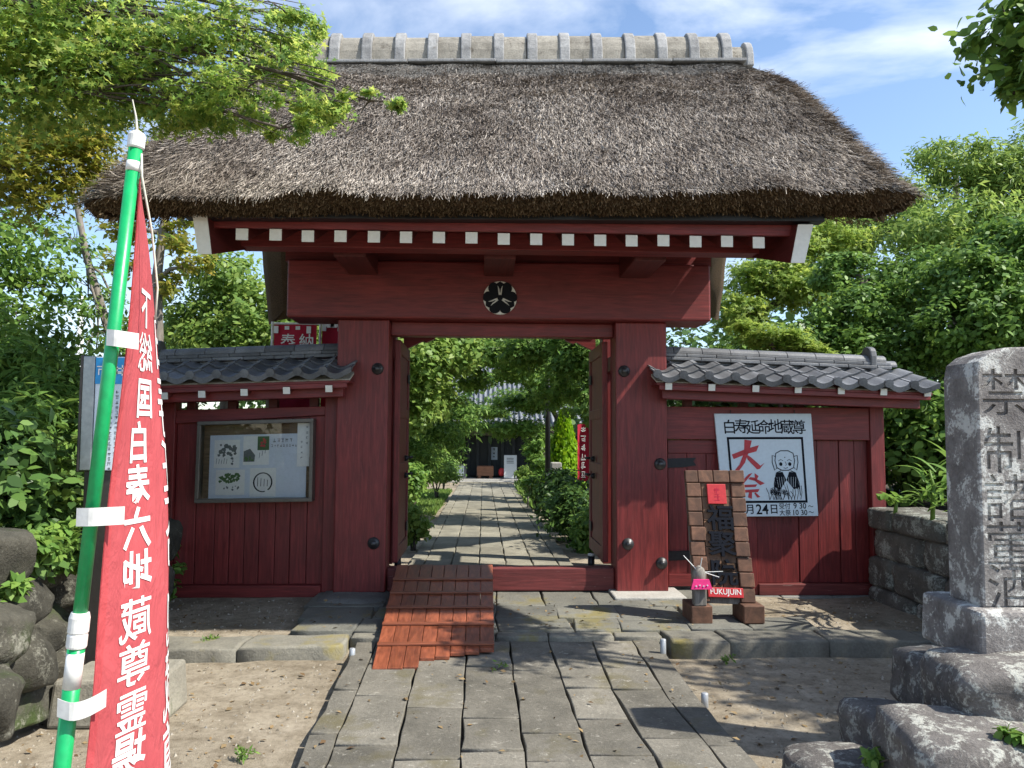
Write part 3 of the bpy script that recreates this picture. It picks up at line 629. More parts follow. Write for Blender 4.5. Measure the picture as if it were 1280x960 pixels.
for s in (-1, 1):   # verge cut faces, bulging a little
    k0 = len(mb.v)
    for k in range(M_):
        o_, i_ = outer(s, *seq[k]), inner(s, k); md = o_.lerp(i_, 0.5) + Vector((s*0.05, 0, -0.09)); q1 = o_.lerp(md, 0.35) + Vector((s*0.02, 0, -0.05))
        mb.v += [o_, q1, md, i_]
    for k in range(M_-1):
        for j in range(3): a = k0+k*4+j; mb.f.append([a, a+1, a+5, a+4])
for k in (0, M_-1):  # eave cut faces
    k0 = len(mb.v)
    for i in range(NS+1):
        s = -1+2*i/NS; o_, i_ = outer(s, *seq[k]), inner(s, k); sg = -1 if k == 0 else 1
        mb.v += [o_, o_.lerp(i_, 0.3) + Vector((0, sg*0.02, -0.05)), o_.lerp(i_, 0.65) + Vector((0, 0, -0.045)), i_]
    for i in range(NS):
        for j in range(3): a = k0+i*4+j; mb.f.append([a, a+1, a+5, a+4])
mb.build('thatch_underside', 'thatch_cut', gate, True)
# straw on the weather side
def straw(n, tlo, thi, slo, shi, L0, L1, W0, W1, jit, lift, name, mat, kmode='front', parent=gate):
    s = rng.uniform(slo, shi, n)*np.where(rng.random(n) < 0.5, -1, 1) if slo >= 0 else rng.uniform(slo, shi, n)
    t = tlo + (thi-tlo)*rng.random(n)
    P = np.empty((n, 3)); D = np.empty((n, 3)); N = np.empty((n, 3))
    for i in range(n):
        p = outer(s[i], t[i]); q = outer(s[i], min(1.0, t[i]+0.02)) if t[i] < 0.98 else None
        d = (q-p) if q is not None else (p-outer(s[i], t[i]-0.02)); d.normalize(); P[i] = p; D[i] = d
        e = max(0, abs(s[i])-0.8)/0.2; D[i][0] += 0.9*e*e*math.copysign(1, s[i])
        N[i] = (math.copysign(1, s[i])*e*0.5, d.z, -d.y); 
        if N[i][2] < 0: N[i] *= -1
    N = _unit(N); D = _unit(_unit(D) + rng.normal(size=(n, 3))*jit*np.array([1.0, 0.7, 0.7]) + N*(lift*(rng.random((n, 1))-0.1)))
    W = _unit(np.cross(D, N) + rng.normal(size=(n, 3))*0.3); L = (L0+(L1-L0)*rng.random(n)**2)[:, None]; w = (W0+(W1-W0)*rng.random(n))[:, None]/2
    A = P + N*0.004 - D*L*0.35; B = A + D*L + N*(rng.random((n, 1))*0.015)
    V = np.stack([A-W*w, A+W*w, B+W*w*0.6, B-W*w*0.6], 1).reshape(-1, 3); o = fast_mesh(name, V, 4, mat, parent); tag(o, kind='stuff'); return o
straw(95000, 0.165, 1.0, -1, 1, 0.06, 0.2, 0.0028, 0.007, 0.21, 0.26, 'straw', 'straw')
straw(12000, 0.955, 1.0, -1, 1, 0.06, 0.15, 0.003, 0.007, 0.22, 0.12, 'eave_straw', 'straw')
straw(9000, 0.1, 1.0, 0.93, 1.0, 0.08, 0.2, 0.003, 0.007, 0.3, 0.5, 'verge_straw', 'straw')
straw(24000, 0.0, 0.175, -1, 1, 0.05, 0.12, 0.003, 0.006, 0.10, 0.06, 'straw_band', 'straw_band')
# reed ends showing on the cut faces of eave and verges
n = 26000; P = np.empty((n, 3)); D = np.empty((n, 3)); rr_ = rng.random((n, 3))
for i in range(n):
    if i < 18000:
        s_ = -1+2*rr_[i, 0]; o_, i_ = outer(s_, 1.0), inner(s_, 0); w = rr_[i, 1]; P[i] = o_.lerp(i_, w) + Vector((0, -0.02*math.sin(w*3.1), -0.05*math.sin(w*3.1)-.003)); D[i] = (0.0, -0.55, -0.85)
    else:
        s_ = -1 if rr_[i, 0] < .5 else 1; k = int(rr_[i, 1]*(NT-1)); o_, i_ = outer(s_, *seq[k]), inner(s_, k); w = rr_[i, 2]; P[i] = o_.lerp(i_, w) + Vector((s_*0.05*math.sin(w*3.1), rng.normal()*.04, -0.09*math.sin(w*3.1)-.004)); D[i] = (s_*0.6, -0.2, -0.75)
D = _unit(D + rng.normal(size=(n, 3))*.35); W_s = _unit(np.cross(D, rng.normal(size=(n, 3)))); L_ = (.015+.03*rng.random((n, 1))); w_ = .002+.0025*rng.random((n, 1))
V = np.stack([P-D*.01-W_s*w_, P-D*.01+W_s*w_, P+D*L_+W_s*w_, P+D*L_-W_s*w_], 1).reshape(-1, 3); tag(fast_mesh('reed_ends', V, 4, 'cut_straw', gate), kind='stuff')
# ridge: pale boards, round tiles and broad collars
RZ, RY, RR = 5.545, 7.99, 0.205
rx0, pitch = -2.28, 0.345
def rt(x): return 0.027*(x-TC)
def half_round(mb, x0, x1, r_, zc, n=10, sq=1.62):
    pts = [(-math.cos(math.pi*i/n)*r_, math.sin(math.pi*i/n)*r_*sq) for i in range(n+1)]; pts = [(-r_, -0.05)] + pts + [(r_, -0.05)]
    return mb.prism(pts, lambda a, b_, d: (d, RY+a, zc+b_+rt(d)), x0, x1)
bx = [-2.62, -1.75, -0.82, 0.1, 1.0, 1.95, 2.74]
for a, b_ in zip(bx[:-1], bx[1:]):
    z0 = RZ-0.055+random.uniform(-.006, .006); MB().hexa([(a+.004, 7.73, z0-.012+rt(a)), (b_-.004, 7.73, z0-.012+rt(b_)), (b_-.004, 8.26, z0-.012+rt(b_)), (a+.004, 8.26, z0-.012+rt(a)), (a+.004, 7.73, z0+.022+rt(a)), (b_-.004, 7.73, z0+.022+rt(b_)), (b_-.004, 8.26, z0+.022+rt(b_)), (a+.004, 8.26, z0+.022+rt(a))]).build('ridge_board', 'ridge_collar_stone', gate, bevel=0.008)
for i in range(15):
    xc = rx0 + i*pitch + random.uniform(-.008, .008); tl = random.uniform(-0.012, 0.012)
    half_round(MB(), xc-0.055, xc+0.055, RR+0.018, RZ+tl*0.4).build('ridge_collar', 'ridge_collar_stone', gate, bevel=0.012)
    if i < 14:
        half_round(MB(), xc+0.057, xc+pitch-0.057, RR-random.uniform(0, .012), RZ).build('ridge_tile', 'ridge_stone', gate)
for sx, xe in ((1, 2.70), (-1, -2.42)):
    half_round(MB(), xe-0.1, xe+0.1, 0.14, RZ-0.02).build('ridge_end_tile', 'ridge_stone', gate, bevel=0.01)
    half_round(MB(), xe+sx*0.10-0.03, xe+sx*0.10+0.05, 0.17, RZ-0.02).build('ridge_end_tile', 'ridge_collar_stone', gate, bevel=0.012)

# stones under the pillars
st = MB().box(1.2, 1.86, 7.02, 7.66, 0.075, 0.148).build('pillar_base', 'plinth_stone', gate, bevel=0.015)
boulder('pillar_base', (-1.17, 7.22, -0.02), (0.36, 0.34, 0.165), 'footing_stone', gate, 5, 3, 6.0, 0.03)

# ------------------------------------------------------------------ roofed side walls
TW, TL_, SLOPE = 0.236, 0.235, R(17.5)
def tile_mesh(name, eave):
    n = 10; th_ = 0.016; mbt = MB(); L = -(TL_+0.03)
    def pz(u): return 0.026*math.cos(2*math.pi*(u*0.93+0.06)) - 0.004
    ys = [0.0, L*0.6, L]
    for y in ys:
        for i in range(n+1): u = i/n; mbt.v.append(Vector((u*(TW+0.03), y, pz(u)+0.01)))
    for y in ys:
        for i in range(n+1): u = i/n; mbt.v.append(Vector((u*(TW+0.03), y, pz(u)+0.01-(th_ if not (eave and y == L) else 0.05))))
    k = 3*(n+1)
    for j in range(2):
        for i in range(n):
            a = j*(n+1)+i; mbt.f += [[a, a+1, a+n+2, a+n+1], [k+a+n+1, k+a+n+2, k+a+1, k+a]]
    for i in range(n): a = 2*(n+1)+i; mbt.f += [[a, a+1, k+a+1, k+a]]
    for j in range(2):
        a = j*(n+1); mbt.f += [[a, a+n+1, k+a+n+1, k+a], [a+n, k+a+n, k+a+2*n+1, a+2*n+1]]
    if eave:   # round end of the roll
        c0 = Vector((0.018, L-0.004, 0.012)); m_ = 12
        mbt.add([c0 + Vector((0.04*math.cos(2*math.pi*q/m_), d, 0.04*math.sin(2*math.pi*q/m_))) for d in (0.02, -0.012) for q in range(m_)], [list(range(m_, 2*m_))] + [[q, (q+1) % m_, m_+(q+1) % m_, m_+q] for q in range(m_)])
    me_ = bpy.data.meshes.new(name); me_.from_pydata([tuple(v) for v in mbt.v], [], mbt.f)
    bm_ = bmesh.new(); bm_.from_mesh(me_); bmesh.ops.recalc_face_normals(bm_, faces=bm_.faces); bm_.to_mesh(me_); bm_.free()
    me_.materials.append(MATS['roof_tile']); return me_
TILE, EAVE_TILE = tile_mesh('roof_tile', False), tile_mesh('eave_tile', True)
def side_wall(label, xin, xout, rin, rout, sq_px, sq_y, K, EZ):
    """xin/xout: wall ends; rin/rout: roof ends; EZ eave height at the inner end; K fall per metre outward"""
    sg = 1 if xout > xin else -1
    root = thing('roofed_side_wall', label, 'wall', ((xin+xout)/2, 7.5, 0.05))
    x0, x1 = min(xin, xout), max(xin, xout); r0, r1 = min(rin, rout), max(rin, rout)
    fall = lambda x: -K*abs(x-xin)
    def fbox(name, xa, xb, y0, y1, z0, z1, mat, parent=root, bevel=0.004):   # a member that follows the fall of the roof
        return MB().hexa([(xa, y0, z0+fall(xa)), (xb, y0, z0+fall(xb)), (xb, y1, z0+fall(xb)), (xa, y1, z0+fall(xa)), (xa, y0, z1+fall(xa)), (xb, y0, z1+fall(xb)), (xb, y1, z1+fall(xb)), (xa, y1, z1+fall(xa))]).build(name, mat, parent, bevel=bevel)
    rows_ = 3; run = TL_*math.cos(SLOPE); rise = TL_*math.sin(SLOPE); EY = 7.0
    n = round((r1-r0)/TW); step = (r1-r0-0.03)/n
    for j in range(rows_):
        for i in range(n):
            x = r0 + i*step; ztop = EZ + 0.03 + (j+1)*rise
            o = bpy.data.objects.new('roof_tile', EAVE_TILE if j == 0 else TILE); col.objects.link(o); o.parent = root; ORG[o] = ORG[root]
            o.location = Vector((x + random.uniform(-.004, .004), EY + (j+1)*run + 0.005, ztop + fall(x+0.1) + 0.012*0 + random.uniform(-.003, .003))) - ORG[root]
            o.rotation_euler = (SLOPE-R(4), math.atan(K*sg)*1.0, random.uniform(-.012, .012)); o.scale = (step/TW, 1, 1)
    ry = EY + rows_*run + 0.02; rz = EZ + 0.03 + rows_*rise
    # boarding under the tiles and the far slope
    fbox('roof_boarding', r0+0.03, r1-0.03, EY+0.05, ry, EZ-0.045, EZ-0.02, 'red_wood_beam')
    MB().hexa([(r0+.02, ry-.05, rz-.06+fall(r0)), (r1-.02, ry-.05, rz-.06+fall(r1)), (r1-.02, ry+.62, EZ+fall(r1)-.03), (r0+.02, ry+.62, EZ+fall(r0)-.03), (r0+.02, ry-.05, rz+.0+fall(r0)), (r1-.02, ry-.05, rz+.0+fall(r1)), (r1-.02, ry+.64, EZ+.03+fall(r1)), (r0+.02, ry+.64, EZ+.03+fall(r0))]).build('rear_slope', 'roof_tile', root)
    MB().hexa([(r0+.03, EY+.08, EZ-.02+fall(r0)), (r1-.03, EY+.08, EZ-.02+fall(r1)), (r1-.03, ry, rz-.06+fall(r1)), (r0+.03, ry, rz-.06+fall(r0)), (r0+.03, EY+.08, EZ-.005+fall(r0)), (r1-.03, EY+.08, EZ-.005+fall(r1)), (r1-.03, ry, rz-.02+fall(r1)), (r0+.03, ry, rz-.02+fall(r0))]).build('tile_bed', 'mortar', root)
    # ridge courses
    for lay, (zz, hh, dd, ln) in enumerate(((0.0, 0.034, 0.105, 0.3), (0.036, 0.034, 0.092, 0.3))):
        x = r0 + (0.0 if lay == 0 else -0.14) + (0.1 if sg < 0 else 0.0)
        while x < r1-0.2:
            a, b_ = max(x, r0+0.02), min(x+ln-0.004, r1-0.12)
            if b_-a > 0.05: fbox('ridge_course_tile', a, b_, ry-dd, ry+dd, rz+zz+random.uniform(0, .003), rz+zz+hh, 'roof_tile', bevel=0.006)
            x += ln
    x = r0+0.04
    while x < r1-0.2:
        b_ = min(x+0.286, r1-0.16); pts = [(-0.085*math.cos(math.pi*q/8), 0.075*math.sin(math.pi*q/8)) for q in range(9)]
        MB().prism(pts, lambda a, bb, d: (d, ry+a, rz+0.072+bb+fall(d)), x, b_).build('ridge_tile', 'roof_tile', root, bevel=0.004); x += 0.29
    # end ornament: upright rounded slab and a short tail
    xe = rout - sg*0.3 if sg > 0 else r0+0.14
    pts = [(-0.1, -0.06), (0.1, -0.06), (0.105, 0.1)] + [(0.1*math.cos(math.pi*q/8), 0.12+0.085*math.sin(math.pi*q/8)) for q in range(9)] + [(-0.105, 0.1)]
    MB().prism(pts, lambda a, bb, d: (d, ry+a, rz+0.03+bb+fall(xe)), xe-0.035, xe+0.035).build('ridge_end_tile', 'roof_tile', root, bevel=0.015)
    MB().prism([(-0.07*math.cos(math.pi*q/8), 0.07*math.sin(math.pi*q/8)) for q in range(9)], lambda a, bb, d: (d, ry+a, rz+0.02+bb+fall(xe)), min(xe+sg*.036, xe+sg*.26), max(xe+sg*.036, xe+sg*.26)).build('ridge_tail_tile', 'roof_tile', root, bevel=0.01)
    # carpentry under the eave
    fbox('eave_board', r0+0.05, r1-0.05, EY+0.045, EY+0.075, EZ-0.09, EZ-0.046, 'red_wood_beam')
    for px_ in sq_px:
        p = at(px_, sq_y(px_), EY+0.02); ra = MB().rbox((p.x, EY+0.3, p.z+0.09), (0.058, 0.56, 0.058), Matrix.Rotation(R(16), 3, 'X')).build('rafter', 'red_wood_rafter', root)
        MB().rbox((p.x, EY+0.024, p.z+0.009), (0.062, 0.01, 0.062), Matrix.Rotation(R(10), 3, 'X')).build('painted_end', 'white_paint', ra)
    fbox('eave_purlin', r0+0.1, r1-0.1, 7.14, 7.24, EZ-0.17, EZ-0.085, 'red_wood_beam')
    fbox('wall_plate', x0, x1, 7.47, 7.59, EZ-0.16, EZ+0.02, 'red_wood_beam')
    for xa in np.linspace(x0+0.25, x1-0.25, 4): box('roof_strut', xa-0.04, xa+0.04, 7.48, 7.57, EZ-0.34+fall(xa), EZ-0.162+fall(xa), 'red_wood_rafter', root, 0.003)
    return root, fall
# left of the gate
LW, lf = side_wall('red plank wall with dark shaded tile roof, carrying the glazed notice case', -1.392, -3.06, -1.20, -3.36, (205, 252, 305, 358, 411), lambda x: 494-(x-252)*0.044, 0.045, 2.13)
box('end_post', -3.06, -2.93, 7.42, 7.58, 0.07, 1.98, 'red_wood_upright', LW)
box('post', -1.52, -1.394, 7.42, 7.58, 0.12, 2.02, 'red_wood_upright', LW)
MB().hexa([(-2.928, 7.43, 1.70), (-1.522, 7.43, 1.79), (-1.522, 7.57, 1.79), (-2.928, 7.57, 1.70), (-2.928, 7.43, 1.83), (-1.522, 7.43, 1.875), (-1.522, 7.57, 1.875), (-2.928, 7.57, 1.83)]).build('top_rail', 'red_wood_beam', LW, bevel=0.005)
box('bottom_rail', -2.928, -1.522, 7.40, 7.55, 0.075, 0.185, 'red_wood_beam', LW)
xs = [-2.928, -2.73, -2.55, -2.41, -2.27, -2.13, -1.98, -1.84, -1.68, -1.522]
for i, (a, b_) in enumerate(zip(xs[:-1], xs[1:])):
    y = 7.475 + (0.006 if i % 2 else 0.0); MB().hexa([(a+.003, y, 0.187), (b_-.003, y, 0.187), (b_-.003, y+.025, 0.187), (a+.003, y+.025, 0.187), (a+.003, y, 1.705+(a+2.93)*.06), (b_-.003, y, 1.705+(b_+2.93)*.06), (b_-.003, y+.025, 1.705+(b_+2.93)*.06), (a+.003, y+.025, 1.705+(a+2.93)*.06)]).build('plank', 'red_wood_upright', LW, bevel=0.004)
MB().box(-2.93, -1.52, 7.505, 7.52, 0.18, 1.71).build('backing_board', 'red_wood_upright', LW)
for i, (xc, r_) in enumerate(((-2.86, 0.2), (-2.4, 0.3), (-1.78, 0.34))): boulder('footing_stone', (xc, 7.5, -0.06), (r_, 0.16, 0.135), 'footing_stone', LW, i+20, 3, 5.0, 0.05)
# right of the gate
RW, rf = side_wall('red plank wall with sunlit grey tile roof, partly lit, carrying the white festival board', 1.76, 3.93, 1.575, 4.24, (836, 890, 945, 998, 1052, 1105, 1160), lambda x: 485.5+(x-890)*0.026, 0.035, 2.13)
box('end_post', 3.79, 3.93, 7.41, 7.58, 0.08, 1.95, 'red_wood_upright', RW)
MB().box(1.76, 3.788, 7.42, 7.57, 1.575, 1.895).build('top_rail', 'red_wood_beam', RW, bevel=0.006)
box('bottom_rail', 2.66, 3.788, 7.40, 7.55, 0.085, 0.19, 'red_wood_worn', RW)
box('post', 2.56, 2.658, 7.43, 7.57, 0.08, 1.573, 'red_wood_upright', RW)
xs = [2.66, 2.92, 3.09, 3.28, 3.5, 3.655, 3.788]
for i, (a, b_) in enumerate(zip(xs[:-1], xs[1:])):
    y = 7.45 if i == 0 else 7.475 + (0.006 if i % 2 else 0); box('plank', a+.003, b_-.003, y, y+0.025, 0.192, 1.573, 'red_wood_upright', RW, 0.004)
MB().box(2.66, 3.788, 7.507, 7.52, 0.19, 1.573).build('backing_board', 'red_wood_upright', RW)
sd = MB().box(1.80, 2.555, 7.50, 7.53, 0.16, 1.57).build('side_door', 'red_wood_upright', RW)
for a, b_ in zip((1.80, 1.99, 2.18, 2.37), (1.99, 2.18, 2.37, 2.555)): box('plank', a+.003, b_-.003, 7.478, 7.498, 0.28, 1.44, 'red_wood_upright', sd, 0.003)
for za, zb in ((1.442, 1.57), (0.16, 0.278)): box('door_rail', 1.80, 2.555, 7.465, 7.498, za, zb, 'red_wood_beam', sd, 0.003)
for py_ in (579, 695):    # forked iron straps
    p = at(832, py_, 7.47); poly = [(0, 0.045), (0.16, 0.05), (0.30, 0.055), (0.27, 0.02), (0.30, -0.02), (0.16, -0.04), (0, -0.045)]
    MB().prism(poly, lambda a, b_, d: (p.x+a, d, p.z+b_), 7.462, 7.476).build('iron_strap', 'iron', sd)
xs = [1.9, 2.32, 2.86, 3.36, 3.95]
for a, b_ in zip(xs[:-1], xs[1:]): box('footing_stone', a+.004, b_-.004, 7.36+random.uniform(-.01, .01), 7.62, -0.05, 0.083, 'footing_stone', RW, 0.015)

# ------------------------------------------------------------------ notice case
cTL, cTR, cBL, cBR = at(247, 527, 7.34), at(392, 523, 7.34), at(243, 629, 7.34), at(390, 627, 7.34)
CYF, CYB = 7.33, 7.46
def cmap(u, v, y):   # u,v 0..1 from bottom left
    a = cBL.lerp(cBR, u); b_ = cTL.lerp(cTR, u); p = a.lerp(b_, v); return Vector((p.x, y, p.z))
case = thing('notice_case', 'glazed metal notice case with pinned papers on red plank wall', 'notice board', ((cBL.x+cBR.x)/2, 7.4, cBL.z))
def cbox(name, u0, u1, v0, v1, y0, y1, mat, parent=case, bevel=0.004):
    return MB().hexa([cmap(u0, v0, y0), cmap(u1, v0, y0), cmap(u1, v0, y1), cmap(u0, v0, y1), cmap(u0, v1, y0), cmap(u1, v1, y0), cmap(u1, v1, y1), cmap(u0, v1, y1)]).build(name, mat, parent, bevel=bevel)
cbox('frame_rail', 0, 1, 0, 0.045, CYF, CYB, 'case_metal'); cbox('frame_rail', 0, 1, 0.955, 1, CYF, CYB, 'case_metal')
cbox('frame_stile', 0, 0.03, 0.0455, 0.9545, CYF, CYB, 'case_metal'); cbox('frame_stile', 0.97, 1, 0.0455, 0.9545, CYF, CYB, 'case_metal')
cbox('back_board', 0.03, 0.97, 0.045, 0.955, 7.44, 7.458, 'backing_wood', bevel=0)
cbox('paper_sheet', 0.085, 0.925, 0.045, 0.825, 7.432, 7.437, 'paper_white', bevel=0)
cbox('glass_pane', 0.03, 0.97, 0.045, 0.955, 7.352, 7.357, 'case_glass', bevel=0)
cards = [(0.125, 0.345, 0.42, 0.765), (0.375, 0.60, 0.45, 0.805), (0.145, 0.395, 0.085, 0.395), (0.44, 0.665, 0.06, 0.41)]
def cfn(y): return lambda u, v: cmap(u, v, y)
def scatter_art(mb, u0, u1, v0, v1, n, s, y):
    for _ in range(n):
        cu, cv = random.uniform(u0, u1), random.uniform(v0, v1); k = random.randint(5, 8); rr = s*random.uniform(.5, 1.2)
        blobpoly(mb, [(cu+rr*random.uniform(.6, 1.2)*math.cos(2*math.pi*i/k), cv+1.4*rr*random.uniform(.6, 1.2)*math.sin(2*math.pi*i/k)) for i in range(k)], cfn(y-0.00003*_))
for i, (a, b_, c_, d_) in enumerate(cards):
    cd = cbox('card', a, b_, c_, d_, 7.427, 7.430, 'paper_cream', bevel=0)
    w, h = b_-a, d_-c_; ink = MB(); ink2 = MB()
    if i == 0:
        scatter_art(ink, a+.04, b_-.03, c_+h*.45, d_-.05, 34, 0.017, 7.4255)
        scatter_art(ink, b_-.075, b_-.055, c_+.03, c_+.13, 6, 0.012, 7.4255)
        for k in range(5): ribbon(ink, [(a+.02+.022*k, c_+.05), (a+.025+.022*k, c_+.12-.01*(k % 3))], 0.004, cfn(7.4252))
    elif i == 1:
        blobpoly(ink, [(a+.005, c_+.04), (a+.1, c_+.04), (a+.105, c_+.12), (a+.06, c_+.2), (a+.005, c_+.17)], cfn(7.4258))
        scatter_art(ink2, a+.02, a+.09, c_+.05, c_+.1, 8, 0.012, 7.4250)
        for k in range(3): ribbon(ink, [(a+.14+.025*k, c_+.08+.03*k), (a+.145+.025*k, c_+.15+.02*k)], 0.004, cfn(7.4252))
    elif i == 2:
        scatter_art(ink2, a+.03, b_-.04, c_+h*.5, d_-.05, 44, 0.016, 7.4250); scatter_art(ink, a+.04, b_-.03, c_+.06, c_+.11, 9, 0.012, 7.4255)
    else:
        cu, cv = (a+b_)/2, (c_+d_)/2; ribbon(ink, arc(cu, cv, .078, .115, -55, 285, 26), 0.013, cfn(7.4255))
        for k in range(4): ribbon(ink, [(cu-.045+.028*k, cv-.05), (cu-.043+.028*k, cv+.06-.01*k)], 0.005, cfn(7.4252))
    if ink.v: ink.build('ink_drawing', 'ink_grey' if i != 3 else 'ink_black', cd, fix=False)
    if ink2.v: ink2.build('ink_drawing', 'ink_green', cd, fix=False)
cd = cbox('card', 0.50, 0.60, 0.63, 0.80, 7.422, 7.424, 'ink_green', bevel=0); mb = MB(); scatter_art(mb, .525, .575, .68, .77, 9, .013, 7.4215); mb.build('ink_drawing', 'ink_red', cd, fix=False)
cd = cbox('card', 0.602, 0.86, 0.615, 0.82, 7.427, 7.430, 'paper_white', bevel=0)
mb = MB()
for k in range(5): scribble(mb, cfn(7.4255), 0.645+.036*k, 0.745, 0.055, .6)
for k in range(9): scribble(mb, cfn(7.4255), 0.625+.026*k, 0.68, 0.04, .6)
mb.build('lettering', 'ink_grey', cd, fix=False)
cd = cbox('card', 0.845, 0.965, 0.42, 0.95, 7.420, 7.424, 'paper_cream', bevel=0)
mb = MB(); [scribble(mb, cfn(7.4195), 0.93 if k < 4 else 0.885, 0.9-.065*k if k < 4 else 0.98-.065*k, 0.035, .7) for k in range(8)]; mb.build('lettering', 'ink_grey', cd, fix=False)

# ------------------------------------------------------------------ white festival board
bTL, bTR, bBL, bBR = at(893, 517, 7.395), at(1014, 517, 7.395), at(905, 646, 7.36), at(1023, 645, 7.36)
def bmap(u, v, d=0.0):     # u right, v up, d towards the viewer
    p = bBL.lerp(bBR, u).lerp(bTL.lerp(bTR, u), v); return p + Vector((0, -d, 0))
fb = thing('festival_board', 'white board with brushed black and red writing and a drawn bald figure', 'sign', tuple(bmap(0.5, 0)))
MB().hexa([bmap(0, 0, 0), bmap(1, 0, 0), bmap(1, 0, -0.025), bmap(0, 0, -0.025), bmap(0, 1, 0), bmap(1, 1, 0), bmap(1, 1, -0.025), bmap(0, 1, -0.025)]).build('panel', 'white_board', fb, bevel=0.004)
f1, f2, f3 = (lambda u, v: bmap(u, v, 0.002)), (lambda u, v: bmap(u, v, 0.003)), (lambda u, v: bmap(u, v, 0.004))
mb = MB()
for i, ch in enumerate('白寿延命地蔵尊'): letter(mb, ch, f1, 0.142+0.120*i, 0.872+0.006*math.sin(i*2), 0.148, 0.009)
mb.build('title_lettering', 'ink_black', fb, fix=False)
mb = MB(); t_ = 0.022
for a in ([(0.115, 0.13), (0.115, 0.77)], [(0.885, 0.13), (0.885, 0.77)], [(0.104, 0.759), (0.896, 0.759)], [(0.104, 0.141), (0.896, 0.141)]): ribbon(mb, a, t_, f1)
mb.build('border', 'ink_black', fb, fix=False)
mb = MB()
for poly in ([(0.14, 0.60), (0.31, 0.66), (0.43, 0.69), (0.40, 0.63), (0.28, 0.60), (0.155, 0.555)], [(0.285, 0.745), (0.36, 0.735), (0.335, 0.66), (0.27, 0.52), (0.19, 0.43), (0.13, 0.42), (0.21, 0.50), (0.27, 0.62)], [(0.29, 0.605), (0.34, 0.57), (0.43, 0.49), (0.475, 0.52), (0.42, 0.46), (0.39, 0.455), (0.30, 0.55)]): blobpoly(mb, poly, f2)
for poly in ([(0.30, 0.41), (0.34, 0.42), (0.24, 0.32), (0.16, 0.29)], [(0.36, 0.42), (0.40, 0.39), (0.37, 0.34), (0.29, 0.36), (0.31, 0.38), (0.36, 0.375)], [(0.34, 0.38), (0.46, 0.32), (0.41, 0.3), (0.35, 0.35)], [(0.22, 0.305), (0.38, 0.31), (0.36, 0.285), (0.22, 0.28)], [(0.2, 0.255), (0.40, 0.265), (0.38, 0.235), (0.2, 0.23)], [(0.29, 0.25), (0.32, 0.25), (0.31, 0.17), (0.27, 0.185)], [(0.35, 0.235), (0.4, 0.19), (0.37, 0.18), (0.34, 0.22)]): blobpoly(mb, poly, f2)
mb.build('red_lettering', 'ink_red', fb, fix=False)
mb = MB(); hx, hy = 0.69, 0.52; lw = 0.009
ribbon(mb, [(hx-.09, hy-.05), (hx-.105, hy+.02), (hx-.09, hy+.09), (hx-.04, hy+.115), (hx+.04, hy+.115), (hx+.09, hy+.09), (hx+.1, hy+.02), (hx+.085, hy-.05), (hx+.03, hy-.075), (hx-.04, hy-.075), (hx-.09, hy-.05)], lw, f1)
for s in (-1, 1):
    ribbon(mb, [(hx+s*.1, hy+.06), (hx+s*.13, hy+.07), (hx+s*.135, hy+.0), (hx+s*.115, hy-.075), (hx+s*.09, hy-.05)], lw, f1)
    blobpoly(mb, arc(hx+s*.047, hy-.015, .017, .019, 0, 330, 10), f2); ribbon(mb, [(hx+s*.07, hy+.015), (hx+s*.045, hy+.03), (hx+s*.02, hy+.018)], 0.005, f1)
    ribbon(mb, [(hx+s*.05, hy-.08), (hx+s*.1, hy-.1), (hx+s*.13, hy-.2), (hx+s*.135, hy-.32)], lw, f1)
    blobpoly(mb, [(hx+s*.035, hy-.09), (hx+s*.105, hy-.1), (hx+s*.13, hy-.24), (hx+s*.07, hy-.26), (hx+s*.0, hy-.17)], f1)
ribbon(mb, [(hx, hy+.01), (hx+.012, hy-.02), (hx, hy-.03)], 0.005, f1); ribbon(mb, [(hx-.02, hy-.05), (hx, hy-.057), (hx+.025, hy-.048)], 0.006, f1); blobpoly(mb, arc(hx, hy+.05, .006, .006, 0, 330, 8), f2)
for k in range(22):
    x_ = random.uniform(0.48, 0.86); y_ = 0.16; tx_ = x_ + random.uniform(-.05, .04); ty_ = y_ + random.uniform(.06, .2) if x_ > .55 else y_ + random.uniform(.03, .12)
    ribbon(mb, [(x_, y_), ((x_+tx_)/2+.01, (y_+ty_)/2), (tx_, ty_)], 0.006, f1)
    if k % 2 == 0:
        for a in range(5): ribbon(mb, arc(tx_+.014*math.cos(a*1.257), ty_+.014*math.sin(a*1.257), .010, .010, 0, 360, 7), 0.004, f2)
mb.build('figure_drawing', 'ink_black', fb, fix=False)
mb = MB(); wl_ = MB()
for k in range(9): ribbon(wl_, [(hx-.1+.025*k, hy-.14), (hx-.09+.022*k, hy-.24)], 0.003, f2)
wl_.build('robe_lines', 'white_board', fb, fix=False)
letter(mb, '月', f1, 0.275, 0.07, 0.1, 0.012); letter(mb, '24', f1, 0.41, 0.07, 0.135, 0.014); letter(mb, '日', f1, 0.535, 0.07, 0.1, 0.014)
letter(mb, '受付', f1, 0.65, 0.1, 0.062, 0.006); letter(mb, '9 30', f1, 0.81, 0.1, 0.078, 0.012); letter(mb, '〜', f1, 0.925, 0.095, 0.06, 0.008)
letter(mb, '大祭', f1, 0.65, 0.036, 0.062, 0.006); letter(mb, '10 30', f1, 0.81, 0.036, 0.072, 0.01); letter(mb, '〜', f1, 0.925, 0.038, 0.06, 0.008)
mb.build('date_lettering', 'ink_black', fb, fix=False)
for u in (0.17, 0.83): 
    p = bmap(u, 1.0); MB().tube([(p.x, p.y+.012, p.z-.02), (p.x, p.y+.014, p.z+.03), (p.x+.004, 7.42, p.z+.035)], 0.004, 6).build('hook', 'iron', fb)

